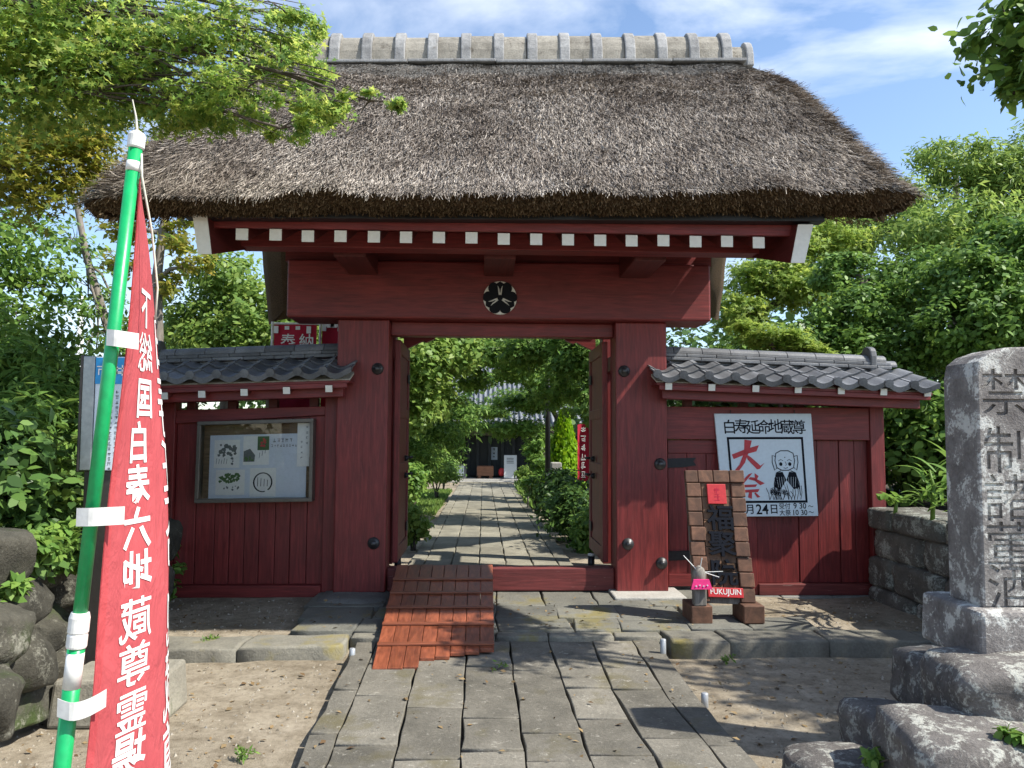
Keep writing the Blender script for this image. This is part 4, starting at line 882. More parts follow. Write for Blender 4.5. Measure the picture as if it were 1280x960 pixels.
# ------------------------------------------------------------------ standing wooden sign
sTL, sTR, sBL, sBR = at(857, 588, 6.42), at(929, 588, 6.42), at(869, 757, 6.22), at(931, 763, 6.22)
sBR = sBL + Vector(((sTR-sTL).x*1.02, 0, -0.02))
wsn = (sTR-sTL).cross(sTL-sBL).normalized(); 
if wsn.y > 0: wsn = -wsn
def smap(u, v, d=0.0): return sBL.lerp(sBR, u).lerp(sTL.lerp(sTR, u), v) + wsn*d
ws = thing('wooden_sign', 'brown wooden block sign with three dark carved characters and red plaques', 'sign', (smap(0.5, 0).x, 6.25, 0.12))
def sbox(name, u0, u1, v0, v1, d0, d1, mat, parent=ws, bevel=0.004):
    return MB().hexa([smap(u0, v0, d1), smap(u1, v0, d1), smap(u1, v0, d0), smap(u0, v0, d0), smap(u0, v1, d1), smap(u1, v1, d1), smap(u1, v1, d0), smap(u0, v1, d0)]).build(name, mat, parent, bevel=bevel)
sbox('back_plank', 0.02, 0.98, 0.02, 0.98, -0.10, -0.035, 'weathered_wood'); 
for a, b_ in ((0.25, 0.5), (0.5, 0.75)):
    vv = [0.06, 0.25, 0.43, 0.62, 0.80, 0.905]
    for va, vb in zip(vv[:-1], vv[1:]): sbox('plank', a+.003, b_-.003, va+.002, vb-.002, -0.034, random.uniform(-.016, -.008), 'sign_plank_wood')
for a, b_, off in ((0.0, 0.25, 0), (0.75, 1.0, 1)):
    vv = np.linspace(0.03, 0.905, 9) 
    for va, vb in zip(vv[:-1], vv[1:]):
        j = random.uniform(-.02, .012); sbox('block', a+j+.004, b_+j-.004, va+.003, vb-.003, -0.034, random.uniform(0.0, 0.018), 'sign_block_wood', bevel=0.007)
for a, b_ in ((-0.02, 0.2), (0.2, 0.46), (0.46, 0.74), (0.74, 1.0)): sbox('block', a+.003, b_-.003, 0.907, 1.0, -0.034, random.uniform(0.004, .018), 'sign_block_wood', bevel=0.007)
for xu in (0.06, 0.90):
    p = smap(xu, 0); MB().box(p.x-.085, p.x+.085, 6.13, 6.42, 0.122, 0.262).build('foot', 'sign_block_wood', ws, bevel=0.008)
pl = sbox('plaque', 0.34, 0.66, 0.745, 0.895, -0.007, 0.012, 'plaque_red')
mb = MB(); sf = lambda d: (lambda a, b_: smap(a, b_, d))
def slet(mb, ch, u, v, size, off, d, sx=1.0):
    vs, fs = glyphs(ch, size, off); W = (sTR-sTL).length; H = (sTL-sBL).length
    mb.add([smap(u+sx*p.x/W, v+p.y/H, d) for p in vs], fs)
[scribble(mb, sf(0.0135), 0.5, 0.845-.05*k, 0.06, 2.2) for k in range(2)]; mb.build('seal_lettering', 'crimson_cloth', pl, fix=False)
for ch, v in (('福', 0.645), ('聚', 0.45), ('院', 0.245)):
    vs, fs = glyphs(ch, 0.215, 0.016, 0.05); W = (sTR-sTL).length; H = (sTL-sBL).length
    MB().add([smap(0.52+p.x/W*1.05, v+p.y/H, 0.004+p.z*1.2) for p in vs], fs).build('carved_character', 'ink_black', ws)
pl = sbox('plaque', 0.22, 0.80, 0.065, 0.135, -0.007, 0.014, 'plaque_red'); mb = MB(); slet(mb, 'FUKUJUIN', 0.51, 0.1, 0.062, 0.003, 0.0155, 0.9); mb.build('lettering', 'ink_red' if False else 'paper_cream', pl, fix=False)

# small figure with a bib
p0 = gr(871, 772, 0.262); px_ = smap(0.06, 0).x
fg = thing('small_figure', 'small grey wooden figure wearing a pink bib, standing on sign foot', 'figurine', (px_, 6.11, 0.262))
fx, fy = px_-0.01, 6.17
MB().box(fx-.05, fx+.05, fy-.04, fy+.04, 0.2625, 0.44).build('body', 'weathered_wood', fg, bevel=0.008)
MB().tube([(fx, fy, 0.44), (fx, fy, 0.47), (fx, fy, 0.52), (fx, fy, 0.555), (fx, fy, 0.575)], [0.045, 0.056, 0.055, 0.036, 0.006], 12).build('head', 'weathered_wood', fg, True)
mb = MB(); mb.prism([(-.085, 0.40), (.085, 0.40), (.062, 0.475), (-.062, 0.475)], lambda a, b_, d: (fx+a, d+(0.475-b_)*-0.1, b_), fy-.068, fy-.05).build('bib', 'pink_cloth', fg)
for k in range(4): MB().tube([(fx-.045+.03*k, fy-.075, 0.425+.006*(k % 2)), (fx-.045+.03*k, fy-.079, 0.425+.006*(k % 2))], 0.006, 8).build('bib_dot', 'paper_white', fg)
for e in ((-.13, .66), (0.01, .64), (.14, .49), (.17, .535)): MB().tube([(fx+e[0]*.2, fy-.02, .545-.02*(e[0] > .1)), (fx+e[0]*1.05, fy-.05, e[1])], [.004, .003], 6).build('stick', 'paper_cream', fg)

# ------------------------------------------------------------------ wooden ramp over the threshold
rTL, rTR = at(496, 707, 7.42), at(616, 707, 7.42); rTL.z = rTR.z = 0.375
LEN_END = [827, 827, 826, 818, 817, 814, 813, 811]
rp_ = thing('wooden_ramp', 'reddish plank ramp with cross battens laid over the gate threshold', 'ramp', (-0.35, 6.4, 0.1))
rBL, rBR = gr(462, 827, 0.115), gr(618, 811, 0.12); yb0 = min(rBL.y, rBR.y)
def rmap(u, y):      # y world; surface height by distance
    t = (7.42-y)/(7.42-5.60); return Vector((rTL.x + (rTR.x-rTL.x)*u + ((rBL.x-rTL.x)*(1-u) + (rBR.x-rTR.x)*u)*t, y, 0.375 + (0.135-0.375)*t))
for i in range(8):
    u0, u1 = i/8+.002, (i+1)/8-.002; ye = gr(540, LEN_END[i], 0.12).y; dz = random.uniform(-.003, .003)
    A = [rmap(u0, ye), rmap(u1, ye), rmap(u1, 7.42), rmap(u0, 7.42)]
    MB().hexa([p-Vector((0, 0, .026)) for p in A] + [p+Vector((0, 0, dz)) for p in A]).build('plank', 'ramp_wood', rp_, bevel=0.004)
for pyy in (722, 741, 760, 781, 806):
    zt = 0.3
    for _ in range(6): yy = gr(540, pyy, zt).y; zt = rmap(0.5, yy).z+0.01
    A = [rmap(0.0, yy-.022), rmap(1.0, yy-.022), rmap(1.0, yy+.022), rmap(0.0, yy+.022)]
    MB().hexa([p+Vector((0, 0, .004)) for p in A] + [p+Vector((0, 0, .018)) for p in A]).build('batten', 'ramp_batten_wood', rp_, bevel=0.003)

# ------------------------------------------------------------------ pipe stubs beside the path
for k, (x, y, h, lab) in enumerate(((440, 832, .085, 'grey pipe stub beside the lower corner of the plank ramp'), (829, 830, .14, 'grey pipe stub where path edge meets the right kerb'), (881, 884, .05, 'short grey pipe stub sunk by the path edge, nearest the monument'))):
    p = gr(x, y, 0.0); o = MB().tube([(p.x, p.y, -0.05), (p.x, p.y, h+0.03), (p.x, p.y, h+.034)], [.021, .021, .016], 12).build('pipe_stub', 'pipe_metal', None, True)
    tag(o, lab, 'pipe', 'pipe stubs along the path')
# door stops behind the threshold
for x, y, lab in ((497, 708, 'black door stop behind the threshold beside the plank ramp'), (739, 708, 'black door stop with white top by the right door leaf')):
    p = at(x, y, 8.05); t = thing('door_stop', lab, 'door stop', (p.x, 8.05, 0.1), 'door stops')
    MB().box(p.x-.07, p.x+.07, 7.98, 8.12, 0.125, 0.20).build('base', 'black_paint', t, bevel=0.01); MB().tube([(p.x, 8.05, .2), (p.x, 8.05, .36)], .035, 12).build('post', 'black_paint', t, True); MB().tube([(p.x, 8.05, .361), (p.x, 8.05, .385)], .034, 12).build('cap', 'plastic_white' if x > 600 else 'black_paint', t, True)

# ------------------------------------------------------------------ banner on a green pole
PB0, PB1 = at(78, 955, 2.3), at(171, 172, 2.3)
def pole(z): t = (z-PB0.z)/(PB1.z-PB0.z); return PB0.lerp(PB1, t)
bn = thing('banner', 'tall faded red cloth banner with white writing on a green pole', 'banner', tuple(pole(0.0)))
zj = at(96, 785, 2.3).z
MB().tube([pole(0.0), pole(zj)], 0.0232, 16).build('lower_pole', 'pole_green', bn, True)
MB().tube([pole(zj+.0), pole(PB1.z-.02)], 0.0195, 16).build('upper_pole', 'pole_green', bn, True)
j = MB(); j.tube([pole(zj-.055), pole(zj-.05), pole(zj-.02), pole(zj-.015), pole(zj-.01), pole(zj+.03), pole(zj+.045)], [.026, .0275, .0275, .0255, .028, .028, .024], 24).build('pole_joint', 'plastic_white', bn)
MB().tube([pole(at(88, 840, 2.3).z+.055), pole(at(88, 840, 2.3).z-.045)], 0.0236, 16).build('pole_tape', 'plastic_white', bn, True)
MB().tube([pole(PB1.z-.105), pole(PB1.z-.075)], 0.0205, 16).build('pole_tape', 'plastic_white', bn, True)
MB().tube([pole(PB1.z-.035), pole(PB1.z-.03), pole(PB1.z+.005), pole(PB1.z+.012), pole(PB1.z+.02)], [.021, .0245, .0245, .021, .01], 24).build('pole_cap', 'plastic_white', bn)
a = pole(PB1.z+.015); MB().tube([a, a+Vector((-.006, 0, .05)), a+Vector((-.016, -.005, .1))], [.004, .003, .002], 6).build('cord_end', 'cord_white', bn)
FT, FB, FW_ = at(178, 226, 2.33).z, 0.42, 0.5
NU = 48
def flag(u, v):
    """u 0 at the pole .. 1 free edge, v 0 top .. 1 bottom; the cloth hangs half furled"""
    z = FT + (FB-FT)*v; p = pole(z); vv = min(1.0, v)**0.85; x = 0.022 + 0.045*vv; y = 0.0; n = max(1, int(u*NU)); du = u/n if n else 0
    for i in range(n):
        w = (i+.5)*du; fb_ = 57 + 78*max(0, (w-0.32)/0.68)**1.1; f = R(112*(1-vv) + fb_*vv)
        x += FW_*du*math.cos(f); y += FW_*du*math.sin(f)
    y += (0.010*math.sin(u*9+v*5) + 0.005*math.sin(u*22+v*11+math.sin(v*7)) + 0.004*noise.noise(Vector((u*5+v*4, v*7, 3))))*vv; x += 0.006*math.sin(v*9+u*4)*min(1, v*3)
    return Vector((p.x+x, p.y+y, z - 0.03*u*(1-vv) + 0.02*u))
def flag_d(u, v, d):
    a, b_, c_ = flag(u, v), flag(u+.02, v), flag(u, v+.02); n_ = (b_-a).cross(c_-a).normalized(); return a + n_*d
cl = MB().grid(lambda u, v: flag(u, v), 40, 50).build('cloth', 'banner_cloth', bn, True, fix=False)
def flag_text(mb, ch, uc, zc, size, sx, off):
    vs, fs = glyphs(ch, size, off); bm_ = bmesh.new(); vv = [bm_.verts.new(p) for p in vs]
    for f in fs:
        try: bm_.faces.new([vv[i] for i in f])
        except ValueError: pass
    for k in range(-4, 5):
        for ax in ((1, 0, 0), (0, 1, 0)):
            g_ = bm_.verts[:]+bm_.edges[:]+bm_.faces[:]; bmesh.ops.bisect_plane(bm_, geom=g_, plane_co=Vector(ax)*k*size*0.12, plane_no=ax)
    bm_.verts.ensure_lookup_table(); bm_.verts.index_update(); pts = []
    for v_ in bm_.verts:
        u = min(.995, max(.005, uc - v_.co.x*sx/FW_)); zz = zc + v_.co.y; pts.append((u, (zz-FT)/(FB-FT)))
    ff = [[q.index for q in f.verts] for f in bm_.faces]
    for d in (-0.0025, 0.0025): mb.add([flag_d(u, v, d) for u, v in pts], ff)
    bm_.free()
hm = MB().grid(lambda u, v: flag_d(u*0.05+.002, v, -0.0022), 3, 50).build('hem', 'banner_cloth', cl, True, fix=False)
mb = MB(); ypx = [382, 437, 497, 553, 608, 662, 717, 778, 835, 895, 950]
for ch, py_ in zip('下総国白寿六地蔵尊霊場', ypx): flag_text(mb, ch, 0.285 if py_ > 500 else 0.36, at(170, py_, 2.4).z, 0.135, 0.92 if py_ > 480 else 1.1, 0.008 if ch in '蔵霊総尊' else 0.02)
mb.build('lettering', 'letter_white', cl, fix=False)
mb = MB()
for k, ch in enumerate('白寿延命地蔵尊'): flag_text(mb, ch, 0.80, 1.93-0.232*k, 0.24, 0.85, 0.004)
mb.build('large_lettering', 'letter_white', cl, fix=False)
for (x0, y0, x1, y1, hh) in ((131, 421, 170, 426, .048), (93, 647, 152, 645, .052), (69, 886, 129, 875, .05)):   # cloth tabs round the pole
    a, b_ = at(x0, y0, 2.262), at(x1, y1, 2.275); mbt = MB()
    sag = -0.012 if y0 > 800 else 0
    mbt.grid(lambda u, v: a.lerp(b_, u) + Vector((0, 0.028*abs(u-.35)-.004*math.sin(u*3.1), (v-.5)*hh + sag*math.sin(math.pi*u)*1.5)), 10, 2)
    o = mbt.build('tab', 'plastic_white', bn, False, fix=False); sd_ = o.modifiers.new('thickness', 'SOLIDIFY'); sd_.thickness = 0.0015
c0 = pole(PB1.z-.05)+Vector((.02, 0, 0)); MB().tube([c0, flag(.0, .01)+Vector((.012, -.01, .02)), at(190, 290, 2.36), at(197, 360, 2.38), at(194, 400, 2.38)], .0035, 6).build('cord', 'cord_white', bn, True)

# ------------------------------------------------------------------ information post and stone block
iX0, iX1, iY = at(107, 445, 4.9).x, at(184, 445, 4.9).x, 4.9; zt, zm = at(107, 446, 4.9).z, at(105, 588, 4.9).z
inf = thing('information_sign', 'dark metal information post with blue-headed white panel behind the banner', 'sign', ((iX0+iX1)/2, iY, 0.1))
box('post', iX0+.02, iX1-.02, iY+.0, iY+.09, 0.0, zm-.002, 'sign_metal', inf); 
for xx in (iX0+.06, iX1-.12): box('post_rib', xx, xx+.02, iY-.014, iY-.001, 0.05, zm-.03, 'sign_metal', inf)
box('panel', iX0+.075, iX1, iY-.02, iY+.08, zm, zt, 'paper_white', inf); box('side_cap', iX0, iX0+.073, iY-.025, iY+.09, zm, zt+.003, 'sign_edge_metal', inf)
box('edge_cap', iX0-.02, iX0-.001, iY-.022, iY+.09, zm-.01, zt+.01, 'sign_metal', inf)
bz = at(107, 480, 4.9).z; hd = box('header', iX0+.077, iX1-.002, iY-.024, iY-.0205, bz, zt-.006, 'blue_print', inf, 0)
mb = MB(); letter(mb, '市', lambda a, b_: (a, iY-.026, b_), iX0+.125, (bz+zt)/2, 0.085, 0.006); [scribble(mb, lambda a, b_: (a, iY-.026, b_), iX0+.125+.095*k, (bz+zt)/2, 0.085) for k in (1, 2)]; mb.build('lettering', 'letter_white', hd, fix=False)
mb = MB()
for k in range(7):
    for i in range(16 if k else 12): scribble(mb, lambda a, b_: (a, iY-.0215, b_), iX1-.03-.034*k, bz-.05-.032*i, 0.027)
mb.build('panel_lettering', 'ink_grey', inf, fix=False)
b0 = gr(48, 908, 0.02); MB().hexa([(-2.36, 4.36, 0), (-1.75, 4.36, 0), (-1.75, 4.78, 0), (-2.36, 4.78, 0), (-2.34, 4.38, .25), (-1.77, 4.38, .26), (-1.77, 4.78, .26), (-2.34, 4.78, .25)]).build('stone_block', 'block_stone', None, bevel=0.02)
tag(bpy.data.objects['stone_block'], 'squared grey stone block on the sand under the information post', 'stone block')
MB().rbox((-2.62, 5.0, 0.36), (0.62, 0.03, 0.11), Matrix.Rotation(R(-8), 3, 'Y')).build('loose_board', 'weathered_wood', None, bevel=.004); tag(bpy.data.objects['loose_board'], 'weathered grey board leaning low against the left boulders', 'board')

# ------------------------------------------------------------------ left boulder wall
bwall = thing('boulder_wall', 'retaining wall of rounded lichen-grey boulders below the leafy bank', 'wall', (-2.9, 4.4, 0))
for i, (x, y, Y, rx, ry, rz, sq) in enumerate(((6, 828, 4.15, .2, .26, .2, 3.2), (-8, 748, 4.3, .26, .3, .19, 2.8), (52, 790, 5.0, .2, .28, .2, 3), (20, 880, 4.3, .16, .26, .13, 3.2), (68, 728, 5.4, .26, .3, .2, 3), (35, 712, 5.0, .24, .3, .15, 3), (100, 745, 5.8, .24, .3, .24, 3), (75, 840, 5.45, .2, .28, .2, 3), (-60, 800, 3.8, .28, .35, .26, 3), (-60, 880, 3.6, .28, .35, .22, 3), (-70, 710, 4.0, .35, .35, .22, 3), (140, 725, 6.3, .3, .35, .3, 3), (175, 725, 6.8, .25, .35, .28, 3), (140, 800, 6.2, .3, .3, .22, 3), (178, 785, 6.8, .22, .3, .2, 3), (204, 676, 7.05, .1, .2, .2, 3), (110, 815, 5.9, .22, .28, .2, 3))):
    p = at(x, y, Y); boulder('boulder', tuple(p), (rx, ry, rz), 'wall_boulder', bwall, i*1.9+3, 4, sq, 0.09, random.uniform(-.3, .3), random.uniform(-.12, .12), cuts=16, cmin=.72, cmax=1.02)

# ------------------------------------------------------------------ right stone wall along the bed
rw = thing('stone_block_wall', 'low wall of lichen-covered stone blocks running from side wall towards monument', 'wall', (3.85, 5.2, 0))
for c_, (z0, z1) in enumerate(((-0.05, 0.2), (0.2, 0.47), (0.47, 0.74), (0.74, 0.93))):
    y = 7.36 - 0.23*(c_ % 2)*1.6
    ys = [7.36]; 
    if c_ % 2: ys.append(6.95)
    while ys[-1] > 2.2: ys.append(ys[-1]-random.uniform(.62, .95))
    for a, b_ in zip(ys[:-1], ys[1:]):
        off = 0.03 if c_ == 3 else random.uniform(-.015, .015) + 0.03*(2-c_)
        cx = 3.90 - off; boulder('stone', (cx+.12, (a+b_)/2, (z0+z1)/2), (0.29, (a-b_)/2*1.0, (z1-z0)/2*1.06), 'mossy_wall_stone', rw, a*3.3+c_, 4, 9.0, 0.045)

# ------------------------------------------------------------------ stone monument on piled rocks
MX, MY = 2.362, 3.6
mon = thing('stone_monument', 'weathered inscribed stone pillar on a plinth and piled rocks', 'monument', (2.6, 3.8, 0))
pil = MB(); W_ = 0.5; yb = MY+.27; z0, z1 = 0.80, 2.03
ol = [(MX, z0)] + [(MX+.005, 1.9), (MX+.02, 1.97), (MX+.07, 2.01), (MX+.16, 2.04), (MX+.3, 2.045), (MX+.42, 2.02), (MX+W_-.02, 1.96), (MX+W_, 1.88), (MX+W_, z0)]
po = pil.prism(ol, lambda a, b_, d: (a, d, b_), MY, yb).build('pillar', 'monument_stone', mon, bevel=0.012)
# inscription cut into the front face
cut = MB(); vs_all = []
cxm = at(1259, 560, MY).x
for i, ch in enumerate('禁制諸葷酒'):
    vs, fs = glyphs(ch, 0.27, 0.0, 0.06, 2); zc = at(1262, (490, 562, 622, 682, 735)[i], MY).z
    cut.add([(cxm+p.x*0.95, MY + p.z/(0.06*0.27)*0.012, zc+p.y*0.9) for p in vs], fs)
co_ = cut.build('inscription_cutter', 'monument_stone', mon)
md = po.modifiers.new('inscription', 'BOOLEAN'); md.operation = 'DIFFERENCE'; md.object = co_; md.solver = 'EXACT'; md.use_self = True
bpy.context.view_layer.update(); dg = bpy.context.evaluated_depsgraph_get(); nm = bpy.data.meshes.new_from_object(po.evaluated_get(dg)); print('BOOL', len(po.data.polygons), len(nm.polygons))
if len(nm.polygons) > 100:
    po.modifiers.clear(); po.data = nm
    bpy.data.objects.remove(co_)
else:
    po.modifiers.clear()
MB().hexa([(MX-.08, MY-.1, .555), (MX+.75, MY-.11, .55), (MX+.75, MY+.42, .55), (MX-.075, MY+.41, .56), (MX-.07, MY-.085, .803), (MX+.74, MY-.09, .806), (MX+.74, MY+.40, .806), (MX-.068, MY+.40, .803)]).build('plinth', 'monument_stone', mon, bevel=0.022)
for i, (x, y, Y, rx, ry, rz, sq) in enumerate(((1200, 866, 3.95, .24, .34, .17, 7), (1264, 868, 3.45, .31, .25, .17, 6.5), (1400, 870, 3.6, .38, .5, .18, 6), (1146, 932, 3.72, .24, .34, .155, 6.5), (1228, 950, 3.2, .36, .32, .155, 6), (1340, 960, 3.2, .38, .4, .16, 6), (1310, 850, 4.2, .5, .25, .2, 6), (1340, 930, 4.1, .5, .4, .16, 6))):
    p = at(x, y, Y); boulder('base_rock', tuple(p), (rx, ry, rz), 'monument_rock', mon, i*2.3+1, 4, sq, 0.07, random.uniform(-.15, .15), random.uniform(-.05, .05), cuts=9, cmin=.9, cmax=1.25)
boulder('flat_rock', tuple(at(1052, 958, 3.55) - Vector((0, 0, .02))), (.24, .22, .085), 'monument_rock', None, 9.1, 4, 3.0, 0.08); tag(bpy.data.objects['flat_rock'], 'low flat rock half sunk in sand before the monument', 'rock')

# dedication banners behind the left wall roof
for k, (xa, xb, ya, yb_, Y, txt) in enumerate(((342, 396, 406, 440, 8.6, '奉納'), (402, 470, 404, 440, 8.9, ''))):
    A, B = at(xa, yb_, Y), at(xb, ya, Y); t = thing('dedication_banner', 'crimson banner with white writing behind the dark wing roof' if k == 0 else 'dark crimson patterned banner half hidden by the left gate pillar', 'banner', ((A.x+B.x)/2, Y, 1.2), 'dedication banners')
    cl_ = MB().grid(lambda u, v: (A.x+(B.x-A.x)*u, Y+.012*math.sin(u*9), 1.3+(B.z-1.3)*v), 12, 6).build('cloth', 'crimson_cloth', t, True, fix=False); mb = MB()
    for i in range(int((B.x-A.x)/.06)): 
        if i % 2 == 0 or k: mb.add([(A.x+.06*i, Y-.016, B.z-.02), (A.x+.06*i+.05, Y-.016, B.z-.02), (A.x+.06*i+.05, Y-.016, B.z-.06-.04*(i % 3 == 0)), (A.x+.06*i, Y-.016, B.z-.06-.04*(i % 3 == 0))], [(0, 1, 2, 3)])
    if k == 1:
        for i in range(14): xq, zq = A.x+.05*random.randint(0, 9), B.z-.05*random.randint(1, 6); mb.add([(xq, Y-.017, zq), (xq+.04, Y-.017, zq), (xq+.04, Y-.017, zq+.035), (xq, Y-.017, zq+.035)], [(0, 1, 2, 3)])
    for i, ch in enumerate(txt): letter(mb, ch, lambda a, b_: (a, Y-.017, b_), A.x+.16+.2*i, at(360, 425, Y).z-.01, .17, .01)
    mb.build('lettering', 'paper_cream', cl_, fix=False)
    MB().tube([(A.x-.02, Y, B.z+.01), (B.x+.02, Y, B.z+.01)], .012, 8).build('top_rod', 'plastic_white', t); MB().tube([(A.x-.02, Y, 0.05), (A.x-.02, Y, B.z+.03)], .015, 8).build('pole', 'plastic_white', t)

# ------------------------------------------------------------------ temple hall at the end of the path
HY = 30.5
def hp(x, y, Y=HY): return at(x, y, Y)
gzh = gz(0, 30)
hall = thing('temple_hall', 'dark timber temple hall with grey tiled roof at the path end', 'temple', (0.2, HY+3, gzh))
pz = hp(600, 597).z; ez = hp(600, 534, 29.3).z
box('platform', -4.5, 4.5, 29.4, 36, gzh-.1, pz, 'plinth_stone', hall, .02); box('step', -1.6, 2.2, 29.0, 29.39, gzh-.1, (gzh+pz)/2+.02, 'plinth_stone', hall, .02)
box('wall', -4.2, 4.2, HY+.5, HY+5, pz, ez+.4, 'dark_hall_wood', hall)
xcols = [hp(p_, 580).x for p_ in (566, 585, 597, 612, 628, 642, 660)]
for x in xcols: box('post', x-.06, x+.06, HY+.2, HY+.36, pz, ez+.2, 'dark_hall_wood', hall)
dx0, dx1 = hp(598, 580).x, hp(612, 580).x
MB().box(dx0, dx1, HY+.36, HY+.45, pz+.05, ez-.35).build('doorway', 'black_paint', hall)
for a, b_ in ((hp(586, 580).x, dx0-.07), (dx1+.07, hp(627, 580).x), (hp(629, 580).x, hp(641, 580).x)):
    dr = box('screen_door', a, b_, HY+.38, HY+.42, pz+.05, ez-.35, 'dark_hall_wood', hall)
    for k in range(4): xk = a+(b_-a)*(k+.5)/4; box('lattice_bar', xk-.012, xk+.012, HY+.365, HY+.379, pz+.5, ez-.4, 'dark_hall_wood', dr, 0)
box('head_beam', -4.2, 4.2, HY+.15, HY+.4, ez-.32, ez-.1, 'weathered_wood', hall)
for k in range(30): x = -4.4+k*.3; MB().hexa([(x, 29.3, ez-.06), (x+.09, 29.3, ez-.06), (x+.09, HY+.6, ez+.36), (x, HY+.6, ez+.36), (x, 29.3, ez+.02), (x+.09, 29.3, ez+.02), (x+.09, HY+.6, ez+.44), (x, HY+.6, ez+.44)]).build('rafter', 'dark_hall_wood', hall)
rf_ = MB().grid(lambda u, v: (-5.2+10.4*u, 29.1+4.9*v, ez+.05+2.9*v**1.15+.15*(2*u-1)**4*(1-v)), 4, 8).build('roof', 'hall_tile', hall, True, fix=False)
for k in range(52):
    x = -5.15 + k*.2; pts = [(x, 29.06+4.9*v, ez+.085+2.9*v**1.15+.15*(2*(x+5.2)/10.4-1)**4*(1-v)) for v in np.linspace(0, 1, 7)]
    MB().tube(pts, .06, 6).build('tile_row', 'hall_tile', rf_, True)
MB().box(-5.0, 5.0, 33.85, 34.15, ez+2.9, ez+3.4).build('ridge', 'hall_tile', hall, bevel=.04)
box('gable_wall', -4.2, 4.2, HY+2, HY+4.9, ez+.4, ez+1.4, 'dark_hall_wood', hall)
q0, q1 = hp(596, 596, 29.9), hp(617, 583, 29.9)
ob = thing('offering_box', 'reddish wooden offering box before the dark hall doorway', 'offering box', ((q0.x+q1.x)/2, 29.9, pz))
box('chest', q0.x, q1.x, 29.8, 30.15, pz+.1, q1.z, 'box_wood', ob, .01)
for k in range(5): box('slat', q0.x+.02, q1.x-.02, 29.82+.065*k, 29.85+.065*k, q1.z+.002, q1.z+.02, 'box_wood', ob, 0)
for x in (q0.x+.02, q1.x-.18): MB().prism([(0, 0), (.16, 0), (.13, .1), (.03, .1)], lambda a, b_, d: (x+a, d, pz+b_), 29.8, 30.15).build('foot', 'box_wood', ob)
q0, q1 = hp(613, 575, 30.6), hp(622, 559, 30.6); o = box('poster', q0.x, q1.x, 30.84, 30.855, q0.z, q1.z, 'paper_white', None, 0); tag(o, 'white printed poster on the dark hall screen', 'poster')
mb = MB(); xm = (q0.x+q1.x)/2
for i in range(3): scribble(mb, lambda a, b_: (a, 30.835, b_), xm, q1.z-.1-.14*i, .12)
t_ = mb.build('lettering', 'ink_black', o, fix=False); 
q0, q1 = hp(630, 597, 29.6), hp(646, 569, 29.6); sg_ = thing('standing_board', 'white free-standing notice board beside the hall entrance', 'notice board', ((q0.x+q1.x)/2, 29.6, pz))
box('panel', q0.x, q1.x, 29.6, 29.64, pz+.02, q1.z, 'plaster_white', sg_); mb = MB()
for k in range(4): ribbon(mb, [(q0.x+.1, q1.z-.12-.06*k), (q1.x-.12, q1.z-.12-.06*k)], .025, lambda a, b_: (a, 29.597, b_))
mb.build('lettering', 'ink_grey', sg_, fix=False)
q0, q1 = hp(567, 597, 29.7), hp(584, 580, 29.7); tb_ = thing('reception_table', 'grey table with hanging white notice left of hall door', 'table', ((q0.x+q1.x)/2, 29.7, pz))
box('top', q0.x, q1.x, 29.6, 30.0, q1.z-.04, q1.z, 'weathered_wood', tb_); box('front_panel', q0.x+.03, q1.x-.03, 29.63, 29.66, pz, q1.z-.042, 'ink_grey', tb_); box('notice', q0.x+.12, q0.x+.4, 29.615, 29.628, pz+.12, q1.z-.06, 'paper_white', tb_, 0)
for x in (q0.x+.03, q1.x-.09): box('leg', x, x+.06, 29.9, 29.96, pz, q1.z-.042, 'weathered_wood', tb_, 0)
o = boulder('fire_bucket', tuple(hp(627, 590, 29.9)), (.12, .12, .16), 'plaque_red', None, 1, 2, 3, .02); tag(o, 'small red bucket on the hall platform', 'bucket')

# garden furniture
p = at(684.5, 622, 15.0); lz = at(684.5, 440, 15.0).z
lp = thing('lamp_post', 'tall black post standing beside the garden path', 'post', (p.x, 15, gz(0, 15)))
MB().tube([(p.x, 15, gz(0, 15)-.1), (p.x, 15, lz+.9)], .052, 12).build('shaft', 'black_paint', lp, True); MB().tube([(p.x, 15, gz(0, 15)), (p.x, 15, gz(0, 15)+.12)], .085, 12).build('base', 'black_paint', lp, True); MB().tube([(p.x, 15, lz+.9), (p.x, 15, lz+1.1), (p.x, 15, lz+1.15)], [.1, .12, .03], 10).build('lantern', 'plastic_white', lp, True)
A, B = at(722, 602, 14), at(746, 530, 14)
t = thing('garden_banner', 'red and white banner among shrubs beyond the right door leaf', 'banner', (A.x, 14, gz(0, 14)))
cl_ = MB().grid(lambda u, v: (A.x+(B.x-A.x)*u, 14+.04*math.sin(u*7), A.z+(B.z-A.z)*v), 10, 14).build('cloth', 'crimson_cloth', t, True, fix=False); mb = MB()
for i in range(12): scribble(mb, lambda a, b_: (a, 13.94, b_), (A.x+B.x)/2+(.08 if i % 2 else -.08), B.z-.1-.165*(i//2), .15, .8)
mb.build('lettering', 'letter_white', cl_, fix=False); MB().tube([(B.x+.02, 14.0, gz(0, 14)), (B.x+.02, 14.0, B.z+.1)], .015, 8).build('pole', 'plastic_white', t)
p = at(695, 622, 14.5); t = thing('stone_lantern', 'pale carved stone lantern base among right garden shrubs', 'lantern', (p.x, 14.5, gz(0, 14)))
box('base', p.x-.12, p.x+.12, 14.4, 14.64, gz(0, 14)-.05, p.z+.38, 'plinth_stone', t, .02); box('cap', p.x-.17, p.x+.17, 14.35, 14.69, p.z+.382, p.z+.46, 'plinth_stone', t, .02); box('light_box', p.x-.1, p.x+.1, 14.42, 14.62, p.z+.462, p.z+.66, 'plinth_stone', t, .02)
